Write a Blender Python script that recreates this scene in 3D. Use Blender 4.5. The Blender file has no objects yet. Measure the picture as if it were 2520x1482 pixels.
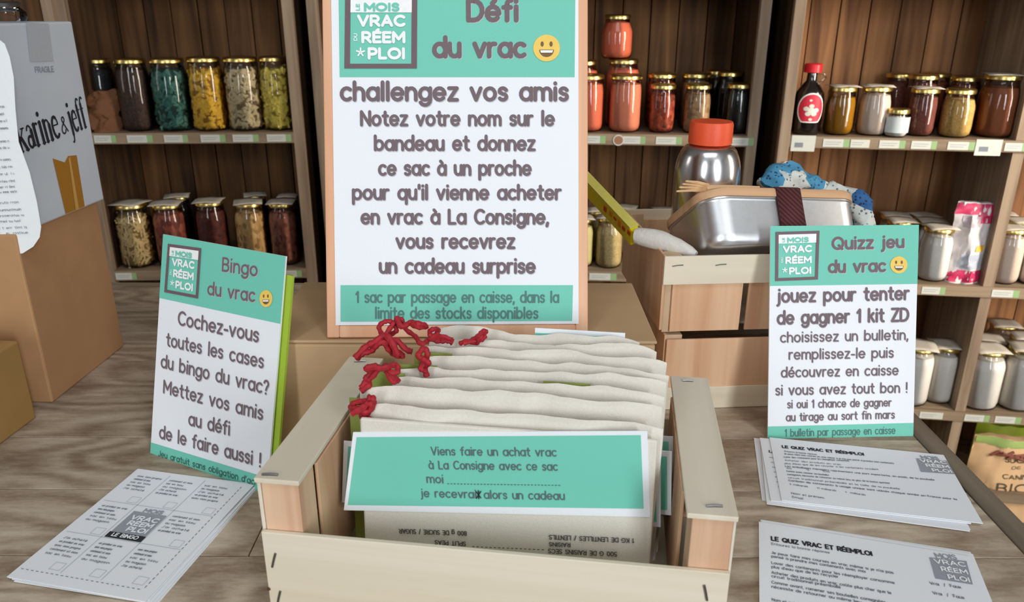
import bpy, math, random
from mathutils import Vector, Matrix, noise
C = bpy.context.scene.collection
T = 0.95                      # height of the counter top above the floor
F_PX, PITCH, ROLL, CAMH = 1941.0, 0.358, 0.003, 0.403
# ------------------------------------------------------------------ camera
cam_d = bpy.data.cameras.new('camera'); cam = bpy.data.objects.new('camera', cam_d); C.objects.link(cam)
cam_d.sensor_width = 36.0; cam_d.lens = F_PX / 2520 * 36.0; cam_d.clip_start = 0.02; cam_d.clip_end = 60
cam_d.dof.use_dof = True; cam_d.dof.focus_distance = .72; cam_d.dof.aperture_fstop = 14
CAM = Vector((0, 0, T + CAMH)); cam.location = CAM
RC = Matrix.Rotation(math.pi / 2 - PITCH, 3, 'X') @ Matrix.Rotation(ROLL, 3, 'Z')
cam.rotation_euler = RC.to_euler()
bpy.context.scene.camera = cam
# ------------------------------------------------------------------ world, lights, exposure
W = bpy.data.worlds.new('world'); bpy.context.scene.world = W; W.use_nodes = True
bg = W.node_tree.nodes['Background']; bg.inputs[0].default_value = (0.80, 0.88, 1.0, 1); bg.inputs[1].default_value = 0.8
def area(name, loc, target, sx, sy, power, col=(1, 1, 1), spread=180):
    l = bpy.data.lights.new(name, 'AREA'); l.shape = 'RECTANGLE'; l.size = sx; l.size_y = sy; l.energy = power; l.color = col; l.spread = math.radians(spread)
    o = bpy.data.objects.new(name, l); C.objects.link(o); o.location = loc
    d = Vector(target) - Vector(loc); o.rotation_euler = d.to_track_quat('-Z', 'Y').to_euler(); return o
area('window_light_front', (1.25, -1.9, 1.7), (0.15, 1.2, 1.15), 0.50, 1.6, 66, (0.90, 0.96, 1.0))
area('window_light_rear', (-1.1, -1.9, 1.7), (0.0, 1.2, 1.1), 0.40, 1.6, 32, (0.90, 0.96, 1.0))
area('window_light_left', (-2.35, 1.0, 1.75), (-0.3, 1.9, 1.3), 0.4, 1.3, 6, (1.0, 0.95, 0.88))
area('window_light_right', (2.35, 0.6, 1.5), (0.95, 2.1, 1.05), 0.6, 1.6, 34, (1.0, 0.90, 0.76), 90)
area('ceiling_light', (0.1, -.2, 2.62), (0.1, 0.3, 0.0), 1.2, 0.5, 10, (0.96, 0.98, 1.0))
vs = bpy.context.scene.view_settings
vs.view_transform = 'Standard'; vs.look = 'None'; vs.exposure = -0.42; vs.gamma = 1.0; vs.use_curve_mapping = False

# ------------------------------------------------------------------ colour + materials
def lin(h):
    h = h.lstrip('#'); r = [int(h[i:i + 2], 16) / 255 for i in (0, 2, 4)]
    return tuple(c / 12.92 if c <= .04045 else ((c + .055) / 1.055) ** 2.4 for c in r) + (1,)
MATS = {}
def newmat(name):
    m = bpy.data.materials.new(name); m.use_nodes = True; nt = m.node_tree
    return m, nt, nt.nodes['Principled BSDF']
def mat(name, col, rough=.6, metal=0., spec=.5, speck=0., speck_scale=200, bump=0., bump_scale=300, coat=0.):
    if name in MATS: return MATS[name]
    m, nt, b = newmat(name); c = lin(col)
    b.inputs['Base Color'].default_value = c; b.inputs['Roughness'].default_value = rough
    b.inputs['Metallic'].default_value = metal; b.inputs['Specular IOR Level'].default_value = spec
    if coat: b.inputs['Coat Weight'].default_value = coat; b.inputs['Coat Roughness'].default_value = .1
    tc = nt.nodes.new('ShaderNodeTexCoord')
    n = nt.nodes.new('ShaderNodeTexNoise'); n.inputs['Scale'].default_value = speck_scale; n.inputs['Detail'].default_value = 3
    nt.links.new(tc.outputs['Object'], n.inputs['Vector'])
    mr = nt.nodes.new('ShaderNodeMapRange'); s = speck or .03
    mr.inputs['From Min'].default_value = .3; mr.inputs['From Max'].default_value = .7
    mr.inputs['To Min'].default_value = 1 - s; mr.inputs['To Max'].default_value = 1 + s
    nt.links.new(n.outputs['Fac'], mr.inputs['Value'])
    mx = nt.nodes.new('ShaderNodeMix'); mx.data_type = 'RGBA'; mx.blend_type = 'MULTIPLY'; mx.inputs[0].default_value = 1
    mx.inputs[6].default_value = c; nt.links.new(mr.outputs[0], mx.inputs[7]); nt.links.new(mx.outputs[2], b.inputs['Base Color'])
    if bump:
        n2 = nt.nodes.new('ShaderNodeTexNoise'); n2.inputs['Scale'].default_value = bump_scale; nt.links.new(tc.outputs['Object'], n2.inputs['Vector'])
        bp = nt.nodes.new('ShaderNodeBump'); bp.inputs['Strength'].default_value = bump; bp.inputs['Distance'].default_value = .001
        nt.links.new(n2.outputs['Fac'], bp.inputs['Height']); nt.links.new(bp.outputs[0], b.inputs['Normal'])
    MATS[name] = m; return m
def wood(name, dark, light, axis='x', scale=1., rough=.65, rand=.18, cathedral=0., bump=.25, fine=1.0):
    if name in MATS: return MATS[name]
    m, nt, b = newmat(name); N = nt.nodes.new; K = nt.links.new
    tc = N('ShaderNodeTexCoord'); oi = N('ShaderNodeObjectInfo')
    vm = N('ShaderNodeVectorMath'); vm.operation = 'MULTIPLY_ADD'; vm.inputs[1].default_value = (1, 1, 1)
    cmb = N('ShaderNodeCombineXYZ'); mu = N('ShaderNodeMath'); mu.operation = 'MULTIPLY'; mu.inputs[1].default_value = 13.7
    K(oi.outputs['Random'], mu.inputs[0])
    for i in range(3): K(mu.outputs[0], cmb.inputs[i])
    K(tc.outputs['Object'], vm.inputs[0]); K(cmb.outputs[0], vm.inputs[2])
    mp = N('ShaderNodeMapping'); lo, hi = 2.2 * scale, 38 * scale
    mp.inputs['Scale'].default_value = tuple(lo if 'xyz'[i] == axis else hi for i in range(3)); K(vm.outputs[0], mp.inputs['Vector'])
    n1 = N('ShaderNodeTexNoise'); n1.inputs['Scale'].default_value = 1.0; n1.inputs['Detail'].default_value = 6; n1.inputs['Distortion'].default_value = .6
    K(mp.outputs[0], n1.inputs['Vector'])
    fac = n1.outputs['Fac']
    if cathedral:
        q1 = N('ShaderNodeMath'); q1.operation = 'MULTIPLY_ADD'; q1.inputs[1].default_value = .6; q1.inputs[2].default_value = .2; K(fac, q1.inputs[0]); fac = q1.outputs[0]
    if cathedral:
        mp2 = N('ShaderNodeMapping'); mp2.inputs['Scale'].default_value = tuple(5 if 'xyz'[i] == axis else 16 for i in range(3)); K(vm.outputs[0], mp2.inputs['Vector'])
        w = N('ShaderNodeTexNoise'); w.inputs['Scale'].default_value = .8; w.inputs['Detail'].default_value = 1.2; K(mp2.outputs[0], w.inputs['Vector'])
        m1 = N('ShaderNodeMath'); m1.operation = 'MULTIPLY'; m1.inputs[1].default_value = 58; K(w.outputs['Fac'], m1.inputs[0])
        m2 = N('ShaderNodeMath'); m2.operation = 'SINE'; K(m1.outputs[0], m2.inputs[0])
        m3 = N('ShaderNodeMath'); m3.operation = 'MULTIPLY_ADD'; m3.inputs[1].default_value = .14 * cathedral; K(m2.outputs[0], m3.inputs[0]); K(fac, m3.inputs[2])
        fac = m3.outputs[0]
        n4 = N('ShaderNodeTexNoise'); n4.inputs['Scale'].default_value = 14; n4.inputs['Detail'].default_value = 8; n4.inputs['Roughness'].default_value = .75
        mp3 = N('ShaderNodeMapping'); mp3.inputs['Scale'].default_value = tuple(4 if 'xyz'[i] == axis else 14 for i in range(3)); K(vm.outputs[0], mp3.inputs['Vector']); K(mp3.outputs[0], n4.inputs['Vector'])
        m5 = N('ShaderNodeMath'); m5.operation = 'MULTIPLY_ADD'; m5.inputs[1].default_value = .8; K(n4.outputs['Fac'], m5.inputs[0]); K(fac, m5.inputs[2])
        m6 = N('ShaderNodeMath'); m6.operation = 'SUBTRACT'; m6.inputs[1].default_value = .40; K(m5.outputs[0], m6.inputs[0]); fac = m6.outputs[0]
    cr = N('ShaderNodeValToRGB'); cr.color_ramp.elements[0].position = .22 if cathedral else .32; cr.color_ramp.elements[1].position = .80 if cathedral else .68
    cr.color_ramp.elements[0].color = lin(dark); cr.color_ramp.elements[1].color = lin(light); K(fac, cr.inputs[0])
    mr = N('ShaderNodeMapRange'); mr.inputs['To Min'].default_value = 1 - rand; mr.inputs['To Max'].default_value = 1 + rand; K(oi.outputs['Random'], mr.inputs['Value'])
    mx = N('ShaderNodeMix'); mx.data_type = 'RGBA'; mx.blend_type = 'MULTIPLY'; mx.inputs[0].default_value = 1
    K(cr.outputs[0], mx.inputs[6]); K(mr.outputs[0], mx.inputs[7]); K(mx.outputs[2], b.inputs['Base Color'])
    bp = N('ShaderNodeBump'); bp.inputs['Strength'].default_value = bump; bp.inputs['Distance'].default_value = .0006
    K(n1.outputs['Fac'], bp.inputs['Height']); K(bp.outputs[0], b.inputs['Normal']); b.inputs['Roughness'].default_value = rough
    b.inputs['Specular IOR Level'].default_value = .3
    MATS[name] = m; return m
def grains(name, cols, scale=260, rough=.7, stretch=(1, 1, 1), bump=.6):
    if name in MATS: return MATS[name]
    m, nt, b = newmat(name); N = nt.nodes.new; K = nt.links.new
    tc = N('ShaderNodeTexCoord'); mp = N('ShaderNodeMapping'); mp.inputs['Scale'].default_value = stretch; K(tc.outputs['Object'], mp.inputs['Vector'])
    v = N('ShaderNodeTexVoronoi'); v.inputs['Scale'].default_value = scale; K(mp.outputs[0], v.inputs['Vector'])
    cr = N('ShaderNodeValToRGB'); e = cr.color_ramp.elements
    e[0].color = lin(cols[0]); e[1].color = lin(cols[-1])
    for i, c in enumerate(cols[1:-1]): x = e.new((i + 1) / (len(cols) - 1)); x.color = lin(c)
    sp = N('ShaderNodeSeparateColor'); K(v.outputs['Color'], sp.inputs[0]); K(sp.outputs[0], cr.inputs[0]); K(cr.outputs[0], b.inputs['Base Color'])
    bp = N('ShaderNodeBump'); bp.inputs['Strength'].default_value = bump; bp.inputs['Distance'].default_value = .002; bp.invert = True
    K(v.outputs['Distance'], bp.inputs['Height']); K(bp.outputs[0], b.inputs['Normal']); b.inputs['Roughness'].default_value = rough
    MATS[name] = m; return m
def glass_mat(name='jar_glass', tint='ffffff', k=1.0):
    if name in MATS: return MATS[name]
    m = bpy.data.materials.new(name); m.use_nodes = True; nt = m.node_tree; nt.nodes.clear(); N = nt.nodes.new; K = nt.links.new
    o = N('ShaderNodeOutputMaterial'); mx = N('ShaderNodeMixShader'); tr = N('ShaderNodeBsdfTransparent'); gl = N('ShaderNodeBsdfGlossy')
    tr.inputs[0].default_value = lin(tint); gl.inputs['Roughness'].default_value = .045
    lw = N('ShaderNodeFresnel'); lw.inputs[0].default_value = 1.5
    tc = N('ShaderNodeTexCoord'); nz = N('ShaderNodeTexNoise'); nz.inputs['Scale'].default_value = 28; K(tc.outputs['Object'], nz.inputs['Vector'])
    bp = N('ShaderNodeBump'); bp.inputs['Strength'].default_value = .35; bp.inputs['Distance'].default_value = .002; K(nz.outputs['Fac'], bp.inputs['Height'])
    K(bp.outputs[0], gl.inputs['Normal']); ml = N('ShaderNodeMath'); ml.operation = 'MULTIPLY'; ml.inputs[1].default_value = k; ml.use_clamp = True
    K(lw.outputs[0], ml.inputs[0]); K(ml.outputs[0], mx.inputs[0]); K(tr.outputs[0], mx.inputs[1]); K(gl.outputs[0], mx.inputs[2]); K(mx.outputs[0], o.inputs[0])
    MATS[name] = m; return m

# ------------------------------------------------------------------ mesh helpers
class MB:
    def __init__(s): s.v = []; s.f = []; s.m = []; s.mats = []
    def mi(s, m):
        if m not in s.mats: s.mats.append(m)
        return s.mats.index(m)
    def add(s, vs, fs, m):
        o = len(s.v); s.v += [tuple(x) for x in vs]; k = s.mi(m)
        for f in fs: s.f.append([i + o for i in f]); s.m.append(k)
    def box(s, x0, x1, y0, y1, z0, z1, m, M=None):
        vs = [(x, y, z) for z in (z0, z1) for y in (y0, y1) for x in (x0, x1)]
        if M is not None: vs = [M @ Vector(v) for v in vs]
        s.add(vs, [(0, 2, 3, 1), (4, 5, 7, 6), (0, 1, 5, 4), (2, 6, 7, 3), (0, 4, 6, 2), (1, 3, 7, 5)], m)
    def lathe(s, prof, m, n=28, c=(0, 0, 0), fn=None):
        vs = []; fs = []
        for r, z in prof:
            for i in range(n):
                a = 2 * math.pi * i / n; rr = r if fn is None else fn(r, z, a)
                vs.append((c[0] + rr * math.cos(a), c[1] + rr * math.sin(a), c[2] + z))
        for j in range(len(prof) - 1):
            for i in range(n):
                a, b = j * n + i, j * n + (i + 1) % n; fs.append((a, b, b + n, a + n))
        if prof[0][0] > 1e-6: fs.append(tuple(reversed(range(n))))
        if prof[-1][0] > 1e-6: fs.append(tuple(range((len(prof) - 1) * n, len(prof) * n)))
        s.add(vs, fs, m)
    def tube(s, pts, r, m, n=8, taper=None):
        pts = [Vector(p) for p in pts]; vs = []; fs = []; up = None
        for i, p in enumerate(pts):
            d = (pts[min(i + 1, len(pts) - 1)] - pts[max(i - 1, 0)]).normalized()
            if up is None: up = d.orthogonal().normalized()
            up = (up - d * up.dot(d)); up = up.normalized() if up.length > 1e-6 else d.orthogonal().normalized()
            w = d.cross(up); rr = r * (taper[i] if taper else 1)
            for k in range(n):
                a = 2 * math.pi * k / n; vs.append(p + up * math.cos(a) * rr + w * math.sin(a) * rr)
        for j in range(len(pts) - 1):
            for k in range(n):
                a, b = j * n + k, j * n + (k + 1) % n; fs.append((a, b, b + n, a + n))
        fs.append(tuple(reversed(range(n)))); fs.append(tuple(range((len(pts) - 1) * n, len(pts) * n)))
        s.add(vs, fs, m)
    def prism(s, poly, y0, y1, m, back=None):       # polygon in (x,z), extruded along y
        n = len(poly); vs = [(x, y0, z) for x, z in poly] + [(x, y1, z) for x, z in poly]
        s.add(vs, [tuple(range(n))], m); o = s.f[-1]
        s.add(vs, [tuple(reversed(range(n, 2 * n)))], back or m)
        s.add(vs, [(i, i + n, (i + 1) % n + n, (i + 1) % n) for i in range(n)], back or m)
    def data(s, name, smooth=True, ang=40):
        me = bpy.data.meshes.new(name); me.from_pydata(s.v, [], s.f)
        for m in s.mats: me.materials.append(m)
        me.polygons.foreach_set('material_index', s.m)
        if smooth:
            me.polygons.foreach_set('use_smooth', [True] * len(me.polygons)); me.set_sharp_from_angle(angle=math.radians(ang))
        me.update(); return me
    def obj(s, name, parent=None, smooth=True, ang=40, bevel=0, loc=None, label=None):
        o = bpy.data.objects.new(name, s.data(name, smooth, ang)); C.objects.link(o)
        if parent: o.parent = parent
        if loc is not None: o.location = loc
        if bevel:
            b = o.modifiers.new('bevel', 'BEVEL'); b.width = bevel; b.segments = 2; b.limit_method = 'ANGLE'
        if label: o['label'] = label
        return o
def tag(o, label, cat, group=None, kind=None):
    if label: o['label'] = label
    if cat: o['category'] = cat
    if group: o['group'] = group
    if kind: o['kind'] = kind
    return o
def thing(name, label, cat, loc=(0, 0, 0), rz=0, group=None, M=None):
    o = bpy.data.objects.new(name, None); C.objects.link(o); o.empty_display_size = .02
    if M is not None: o.matrix_world = M
    else: o.location = loc; o.rotation_euler = (0, 0, rz)
    return tag(o, label, cat, group)
def copy_tree(o, parent=None):
    c = o.copy(); C.objects.link(c)
    if parent: c.parent = parent
    for ch in [x for x in bpy.data.objects if x.parent == o]: copy_tree(ch, c)
    return c

# ------------------------------------------------------------------ pixel <-> world
def ray(px, py):
    return (RC @ Vector(((px - 1260) / F_PX, -(py - 741) / F_PX, -1))).normalized()
def on_z(px, py, z=T):
    d = ray(px, py); return CAM + d * ((z - CAM.z) / d.z)
def on_y(px, py, y):
    d = ray(px, py); return CAM + d * (y / d.y)
def on_plane(px, py, O, n):
    d = ray(px, py); return CAM + d * ((O - CAM).dot(n) / d.dot(n))
def zdepth(P): return -((RC.transposed() @ (P - CAM)).z)
class Frame:                        # a plane: origin O, right a, up v, normal towards the viewer n
    def __init__(s, O, a, v):
        s.O = Vector(O); s.a = Vector(a).normalized(); v = Vector(v); s.v = (v - s.a * v.dot(s.a)).normalized(); s.n = s.a.cross(s.v)
        s.M = Matrix.Translation(s.O) @ Matrix((s.a, -s.n, s.v)).transposed().to_4x4()
    def uv(s, px, py):
        P = on_plane(px, py, s.O, s.n) - s.O; return Vector((P.dot(s.a), P.dot(s.v)))
    def pxlen(s, px, py): return zdepth(on_plane(px, py, s.O, s.n)) / F_PX
def flat_frame(x, y, z, yaw): return Frame((x, y, z), (math.cos(yaw), math.sin(yaw), 0), (-math.sin(yaw), math.cos(yaw), 0))
def lean_frame(x, y, z, yaw, tilt):
    n = Vector((-math.sin(yaw), math.cos(yaw), 0)); return Frame((x, y, z), (math.cos(yaw), math.sin(yaw), 0), n * math.cos(tilt) + Vector((0, 0, math.sin(tilt))))

# ------------------------------------------------------------------ stroke lettering
def L(*c): return [(c[i], c[i + 1]) for i in range(0, len(c), 2)]
def A(cx, cy, rx, ry, a0, a1):
    n = max(3, int(abs(a1 - a0) / 24)); return [(cx + rx * math.cos(math.radians(a0 + (a1 - a0) * i / n)), cy + ry * math.sin(math.radians(a0 + (a1 - a0) * i / n))) for i in range(n + 1)]
O_ = A(.5, .5, .5, .5, 0, 360)
G = {
 'a': (1, [O_, L(1, 1, 1, 0)]), 'b': (1, [O_, L(0, 1.5, 0, 0)]), 'c': (.86, [A(.5, .5, .5, .5, 48, 312)]), 'd': (1, [O_, L(1, 1.5, 1, 0)]),
 'e': (1, [A(.5, .5, .5, .5, 0, 318), L(0, .5, 1, .5)]), 'f': (.6, [L(.28, 0, .28, 1.15) + A(.58, 1.15, .3, .33, 180, 80), L(0, .95, .58, .95)]),
 'g': (1, [O_, L(1, 1, 1, 0) + A(.5, 0, .5, .45, 0, -150)]), 'h': (.86, [L(0, 1.5, 0, 0), A(.43, .55, .43, .45, 180, 0) + L(.86, 0)]),
 'i': (.1, [L(.05, 1, .05, 0), L(.05, 1.4, .05, 1.43)]), 'j': (.25, [L(.2, 1, .2, 0) + A(-.05, -.05, .25, .38, 0, -90), L(.2, 1.4, .2, 1.43)]),
 'k': (.8, [L(0, 1.5, 0, 0), L(.7, 1, .05, .45), L(.3, .62, .78, 0)]), 'l': (.1, [L(.05, 1.5, .05, 0)]),
 'm': (1.5, [L(0, 1, 0, 0), A(.375, .6, .375, .4, 180, 0) + L(.75, 0), A(1.125, .6, .375, .4, 180, 0) + L(1.5, 0)]),
 'n': (.86, [L(0, 1, 0, 0), A(.43, .55, .43, .45, 180, 0) + L(.86, 0)]), 'o': (1, [O_]), 'p': (1, [O_, L(0, 1, 0, -.5)]), 'q': (1, [O_, L(1, 1, 1, -.5)]),
 'r': (.55, [L(0, 1, 0, 0), A(.43, .55, .43, .45, 180, 75)]), 's': (.72, [[(.68, .83)] + A(.36, .74, .32, .26, 30, 200) + [(.36, .5)] + A(.36, .26, .34, .26, 60, -150)]),
 't': (.6, [L(.28, 1.4, .28, .3) + A(.58, .3, .3, .3, 180, 280), L(0, .98, .6, .98)]), 'u': (.86, [L(0, 1, 0, .45) + A(.43, .45, .43, .45, 180, 360), L(.86, 1, .86, 0)]),
 'v': (.9, [L(0, 1, .45, 0, .9, 1)]), 'w': (1.4, [L(0, 1, .35, 0, .7, .95, 1.05, 0, 1.4, 1)]), 'x': (.85, [L(0, 1, .85, 0), L(.85, 1, 0, 0)]),
 'y': (.9, [L(0, 1, .45, .05), L(.9, 1, .3, -.48)]), 'z': (.8, [L(.03, 1, .78, 1, .03, 0, .8, 0)]),
 'A': (1.15, [L(0, 0, .575, 1.45, 1.15, 0), L(.22, .45, .93, .45)]), 'B': (.95, [L(0, 0, 0, 1.45), L(0, 1.45, .5, 1.45) + A(.5, 1.1, .38, .35, 90, -90) + L(0, .75), L(.5, .75) + A(.55, .375, .4, .375, 90, -90) + L(0, 0)]),
 'C': (1.15, [A(.68, .725, .68, .725, 48, 312)]), 'D': (1.15, [L(0, 0, 0, 1.45, .45, 1.45) + A(.45, .725, .7, .725, 90, -90) + L(0, 0)]),
 'E': (.85, [L(.85, 1.45, 0, 1.45, 0, 0, .85, 0), L(0, .75, .75, .75)]), 'F': (.85, [L(.85, 1.45, 0, 1.45, 0, 0), L(0, .75, .75, .75)]),
 'G': (1.2, [A(.68, .725, .68, .725, 48, 360) + L(.8, .725)]), 'H': (1.05, [L(0, 0, 0, 1.45), L(1.05, 0, 1.05, 1.45), L(0, .75, 1.05, .75)]),
 'I': (.1, [L(.05, 0, .05, 1.45)]), 'J': (.7, [L(.7, 1.45, .7, .4) + A(.35, .4, .35, .4, 0, -160)]), 'K': (.95, [L(0, 0, 0, 1.45), L(.9, 1.45, .05, .65), L(.3, .85, .95, 0)]),
 'L': (.8, [L(0, 1.45, 0, 0, .8, 0)]), 'M': (1.35, [L(0, 0, 0, 1.45, .675, .45, 1.35, 1.45, 1.35, 0)]), 'N': (1.1, [L(0, 0, 0, 1.45, 1.1, 0, 1.1, 1.45)]),
 'O': (1.45, [A(.725, .725, .725, .725, 0, 360)]), 'P': (.95, [L(0, 0, 0, 1.45, .5, 1.45) + A(.5, 1.03, .45, .42, 90, -90) + L(0, .61)]),
 'Q': (1.45, [A(.725, .725, .725, .725, 0, 360), L(.85, .45, 1.3, -.02)]), 'R': (1.0, [L(0, 0, 0, 1.45, .5, 1.45) + A(.5, 1.05, .42, .4, 90, -90) + L(0, .65), L(.45, .65, .98, 0)]),
 'S': (.9, [[(.85, 1.2)] + A(.45, 1.08, .4, .37, 25, 210) + [(.45, .73)] + A(.45, .37, .45, .37, 70, -150)]), 'T': (1.0, [L(0, 1.45, 1, 1.45), L(.5, 1.45, .5, 0)]),
 'U': (1.05, [L(0, 1.45, 0, .5) + A(.525, .5, .525, .5, 180, 360) + L(1.05, 1.45)]), 'V': (1.15, [L(0, 1.45, .575, 0, 1.15, 1.45)]),
 'X': (1.0, [L(0, 1.45, 1, 0), L(1, 1.45, 0, 0)]), 'Y': (1.0, [L(0, 1.45, .5, .7, 1, 1.45), L(.5, .7, .5, 0)]), 'Z': (1.0, [L(0, 1.45, 1, 1.45, 0, 0, 1, 0)]),
 '0': (.95, [A(.475, .725, .475, .725, 0, 360)]), '1': (.4, [L(0, 1.1, .35, 1.45, .35, 0)]), '5': (.85, [L(.8, 1.45, .15, 1.45, .1, .85) + A(.4, .47, .45, .47, 110, -140)]),
 '8': (.85, [A(.425, 1.08, .36, .37, 0, 360), A(.425, .36, .425, .36, 0, 360)]), '2': (.85, [A(.42, 1.05, .4, .4, 170, -35) + L(0, 0, .85, 0)]),
 '-': (.5, [L(0, .5, .5, .5)]), ',': (.1, [L(.08, .05, -.02, -.28)]), '.': (.1, [L(.05, 0, .05, .03)]), '!': (.1, [L(.05, 1.45, .05, .45), L(.05, 0, .05, .03)]),
 '?': (.7, [A(.35, 1.1, .35, .35, 165, -60) + L(.35, .4), L(.35, 0, .35, .03)]), "'": (.1, [L(.05, 1.5, .05, 1.15)]), '/': (.6, [L(0, -.1, .6, 1.5)]), ':': (.1, [L(.05, .8, .05, .83), L(.05, .1, .05, .13)]),
 ' ': (.6, []), '_': (.9, [L(0, 0, .5, 0)]), '&': (1.2, [L(1.15, 0, .3, 1.1) + A(.5, 1.18, .25, .27, 190, -30) + L(.15, .6) + A(.42, .36, .4, .36, 130, 360)]),
}
for ch, base, ac in (('é', 'e', 1), ('è', 'e', -1), ('à', 'a', -1), ('É', 'E', 1), ('ê', 'e', 2), ('û', 'u', 2), ('î', 'i', 2)):
    w, st = G[base]; y = 1.25 + (.42 if base == 'E' else 0); m_ = w / 2
    acc = {1: L(m_ - .05, y, m_ + .18, y + .22), -1: L(m_ + .05, y, m_ - .18, y + .22), 2: L(m_ - .2, y, m_, y + .2, m_ + .2, y)}[ac]
    G[ch] = (w, (st[:1] if base == 'i' else st) + [acc])
def ribbon(out, pts, w, lift, m, caps=True):
    """pts: 2-D points already in plane metres; out: MB in frame-local coordinates (x, y=-lift, z)"""
    def dot_(c, k=10):
        out.add([(c[0] + w / 2 * math.cos(2 * math.pi * i / k), -lift, c[1] + w / 2 * math.sin(2 * math.pi * i / k)) for i in range(k)], [tuple(range(k))], m)
    pts = [Vector(p) for p in pts]; runs = [[pts[0]]]
    for i in range(1, len(pts)):
        runs[-1].append(pts[i])
        if i < len(pts) - 1:
            d0 = pts[i] - pts[i - 1]; d1 = pts[i + 1] - pts[i]
            if d0.length > 0 and d1.length > 0 and d0.angle(d1) > .9: runs.append([pts[i]])
    closed = (pts[0] - pts[-1]).length < 1e-7
    for k, r in enumerate(runs):
        if len(r) < 2: continue
        L0 = []; R0 = []
        for i, p in enumerate(r):
            a = r[max(i - 1, 0)]; b = r[min(i + 1, len(r) - 1)]
            if closed and len(runs) == 1 and i in (0, len(r) - 1): a = r[-2]; b = r[1]
            d = (b - a).normalized(); nn = Vector((-d.y, d.x)) * w / 2; L0.append(p + nn); R0.append(p - nn)
        lf = lift + k * .00002
        if caps and not (closed and len(runs) == 1):
            d = (r[1] - r[0]).normalized(); e = (r[-1] - r[-2]).normalized(); n0 = Vector((-d.y, d.x)) * w / 2; n1 = Vector((-e.y, e.x)) * w / 2
            c0 = [r[0] + n0 * math.cos(t) - d * w / 2 * math.sin(t) for t in [math.pi * j / 5 for j in range(1, 5)]]
            c1 = [r[-1] - n1 * math.cos(t) + e * w / 2 * math.sin(t) for t in [math.pi * j / 5 for j in range(1, 5)]]
        else: c0 = c1 = []
        vs = L0 + R0; n = len(r)
        fs = [(i, n + i, n + i + 1, i + 1) for i in range(n - 1)]
        o = len(vs); vs = vs + c0 + c1
        if c0: fs.append(tuple([0] + list(range(o, o + 4)) + [n])); fs.append(tuple([2 * n - 1] + list(range(o + 4, o + 8)) + [n - 1]))
        out.add([(p[0], -lf, p[1]) for p in vs], fs, m)
def write(out, text, p0, p1, xh, wt, m, lift=.0006, gap=.39, small=False, font=None):
    font = font or G; p0 = Vector(p0); p1 = Vector(p1); W_ = 0; pos = []
    for ch in text: g = font.get(ch) or G[' ']; pos.append(W_); W_ += g[0] + gap
    W_ -= gap; d = p1 - p0; sx = d.length / W_; e = d.normalized(); up = Vector((-e.y, e.x))
    k = 0
    for ch, x in zip(text, pos):
        g = font.get(ch) or G[' ']
        for st in g[1]:
            ww = wt
            if isinstance(st, tuple): ww = wt * st[0]; st = st[1]
            ps = st[::2] + ([st[-1]] if len(st) % 2 == 0 else []) if (small and len(st) > 4) else st
            ribbon(out, [p0 + e * (x + q[0]) * sx + up * q[1] * xh for q in ps], ww, lift + (k % 5) * .00003, m, caps=not small); k += 1
def lines_uv(fr, out, rows, m, lift=.0006, shadow=None):
    for (s, x0, y0, x1, y1, xh, wt) in rows:
        wt *= 1.08 if xh > 18 else .92; xh *= .98
        a, b = fr.uv(x0, y0), fr.uv(x1, y1); k = fr.pxlen((x0 + x1) / 2, (y0 + y1) / 2)
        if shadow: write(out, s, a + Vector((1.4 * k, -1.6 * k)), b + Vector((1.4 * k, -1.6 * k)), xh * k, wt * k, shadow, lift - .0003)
        write(out, s, a, b, xh * k, wt * k, m, lift)
def quad(out, pts, lift, m): out.add([(p[0], -lift, p[1]) for p in pts], [tuple(range(len(pts)))], m)
def disc(out, c, rx, ry, lift, m, n=28): quad(out, [(c[0] + rx * math.cos(2 * math.pi * i / n), c[1] + ry * math.sin(2 * math.pi * i / n)) for i in range(n)], lift, m)

# ------------------------------------------------------------------ common materials
PAPER = mat('white_paper', 'eef1f6', .75, speck=.012, speck_scale=900)
SIGNP = mat('sign_card', 'f3f5fa', .6, speck=.012, speck_scale=900)
TEAL = mat('teal_print', '74cdb8', .6, speck=.02, speck_scale=1500)
INK = mat('grey_brown_ink', '76656a', .7)
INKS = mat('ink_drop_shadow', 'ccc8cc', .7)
INKT = mat('faded_ink_on_teal', '577f78', .7)
BLACK = mat('black_ink', '26262c', .7); GREYINK = mat('grey_ink', '7d828c', .8); LGREY = mat('light_grey_ink', 'b4b9c2', .8); LOGOGREY = mat('grey_logo_print', '9b9ea8', .8)
YEL = mat('emoji_yellow', 'f7cf62', .6); EMO = mat('emoji_brown', '7a5a35', .6); WHT = mat('white_print', 'fafafa', .6)
GLASS = glass_mat(); GOLD = mat('gold_lid', 'd6be78', .28, 1.0, speck=.08)
COUNTERW = wood('counter_wood', '87725d', 'cdbda8', 'x', 1., .6, .10, 1.0)
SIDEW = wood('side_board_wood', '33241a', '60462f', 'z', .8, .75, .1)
SHELFW = wood('shelf_wood', '75624f', '9a866f', 'x', 1.2, .7, .08); UPW = wood('upright_wood', '7d6958', 'a59079', 'z', 1.2, .7, .08)
PLANKW = wood('plank_wood', '4a3221', '94683f', 'z', .8, .7, .28)
PLYW = wood('poplar_ply', 'd9cbb2', 'ebe0cb', 'x', .8, .7, .04, bump=.15); PLYZ = wood('poplar_ply_upright', 'c9a888', 'e3c9a8', 'z', .8, .7, .05, bump=.15)
PLYY = wood('poplar_ply_rail', 'dacdb8', 'eae0cf', 'y', .8, .7, .04, bump=.15)
ENDW = wood('pine_end_grain', 'c99a7c', 'e4c0a0', 'z', 1.5, .7, .06); PLYO = wood('orange_ply', 'cf9f7b', 'e8c4a2', 'z', 1., .7, .06)
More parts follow.
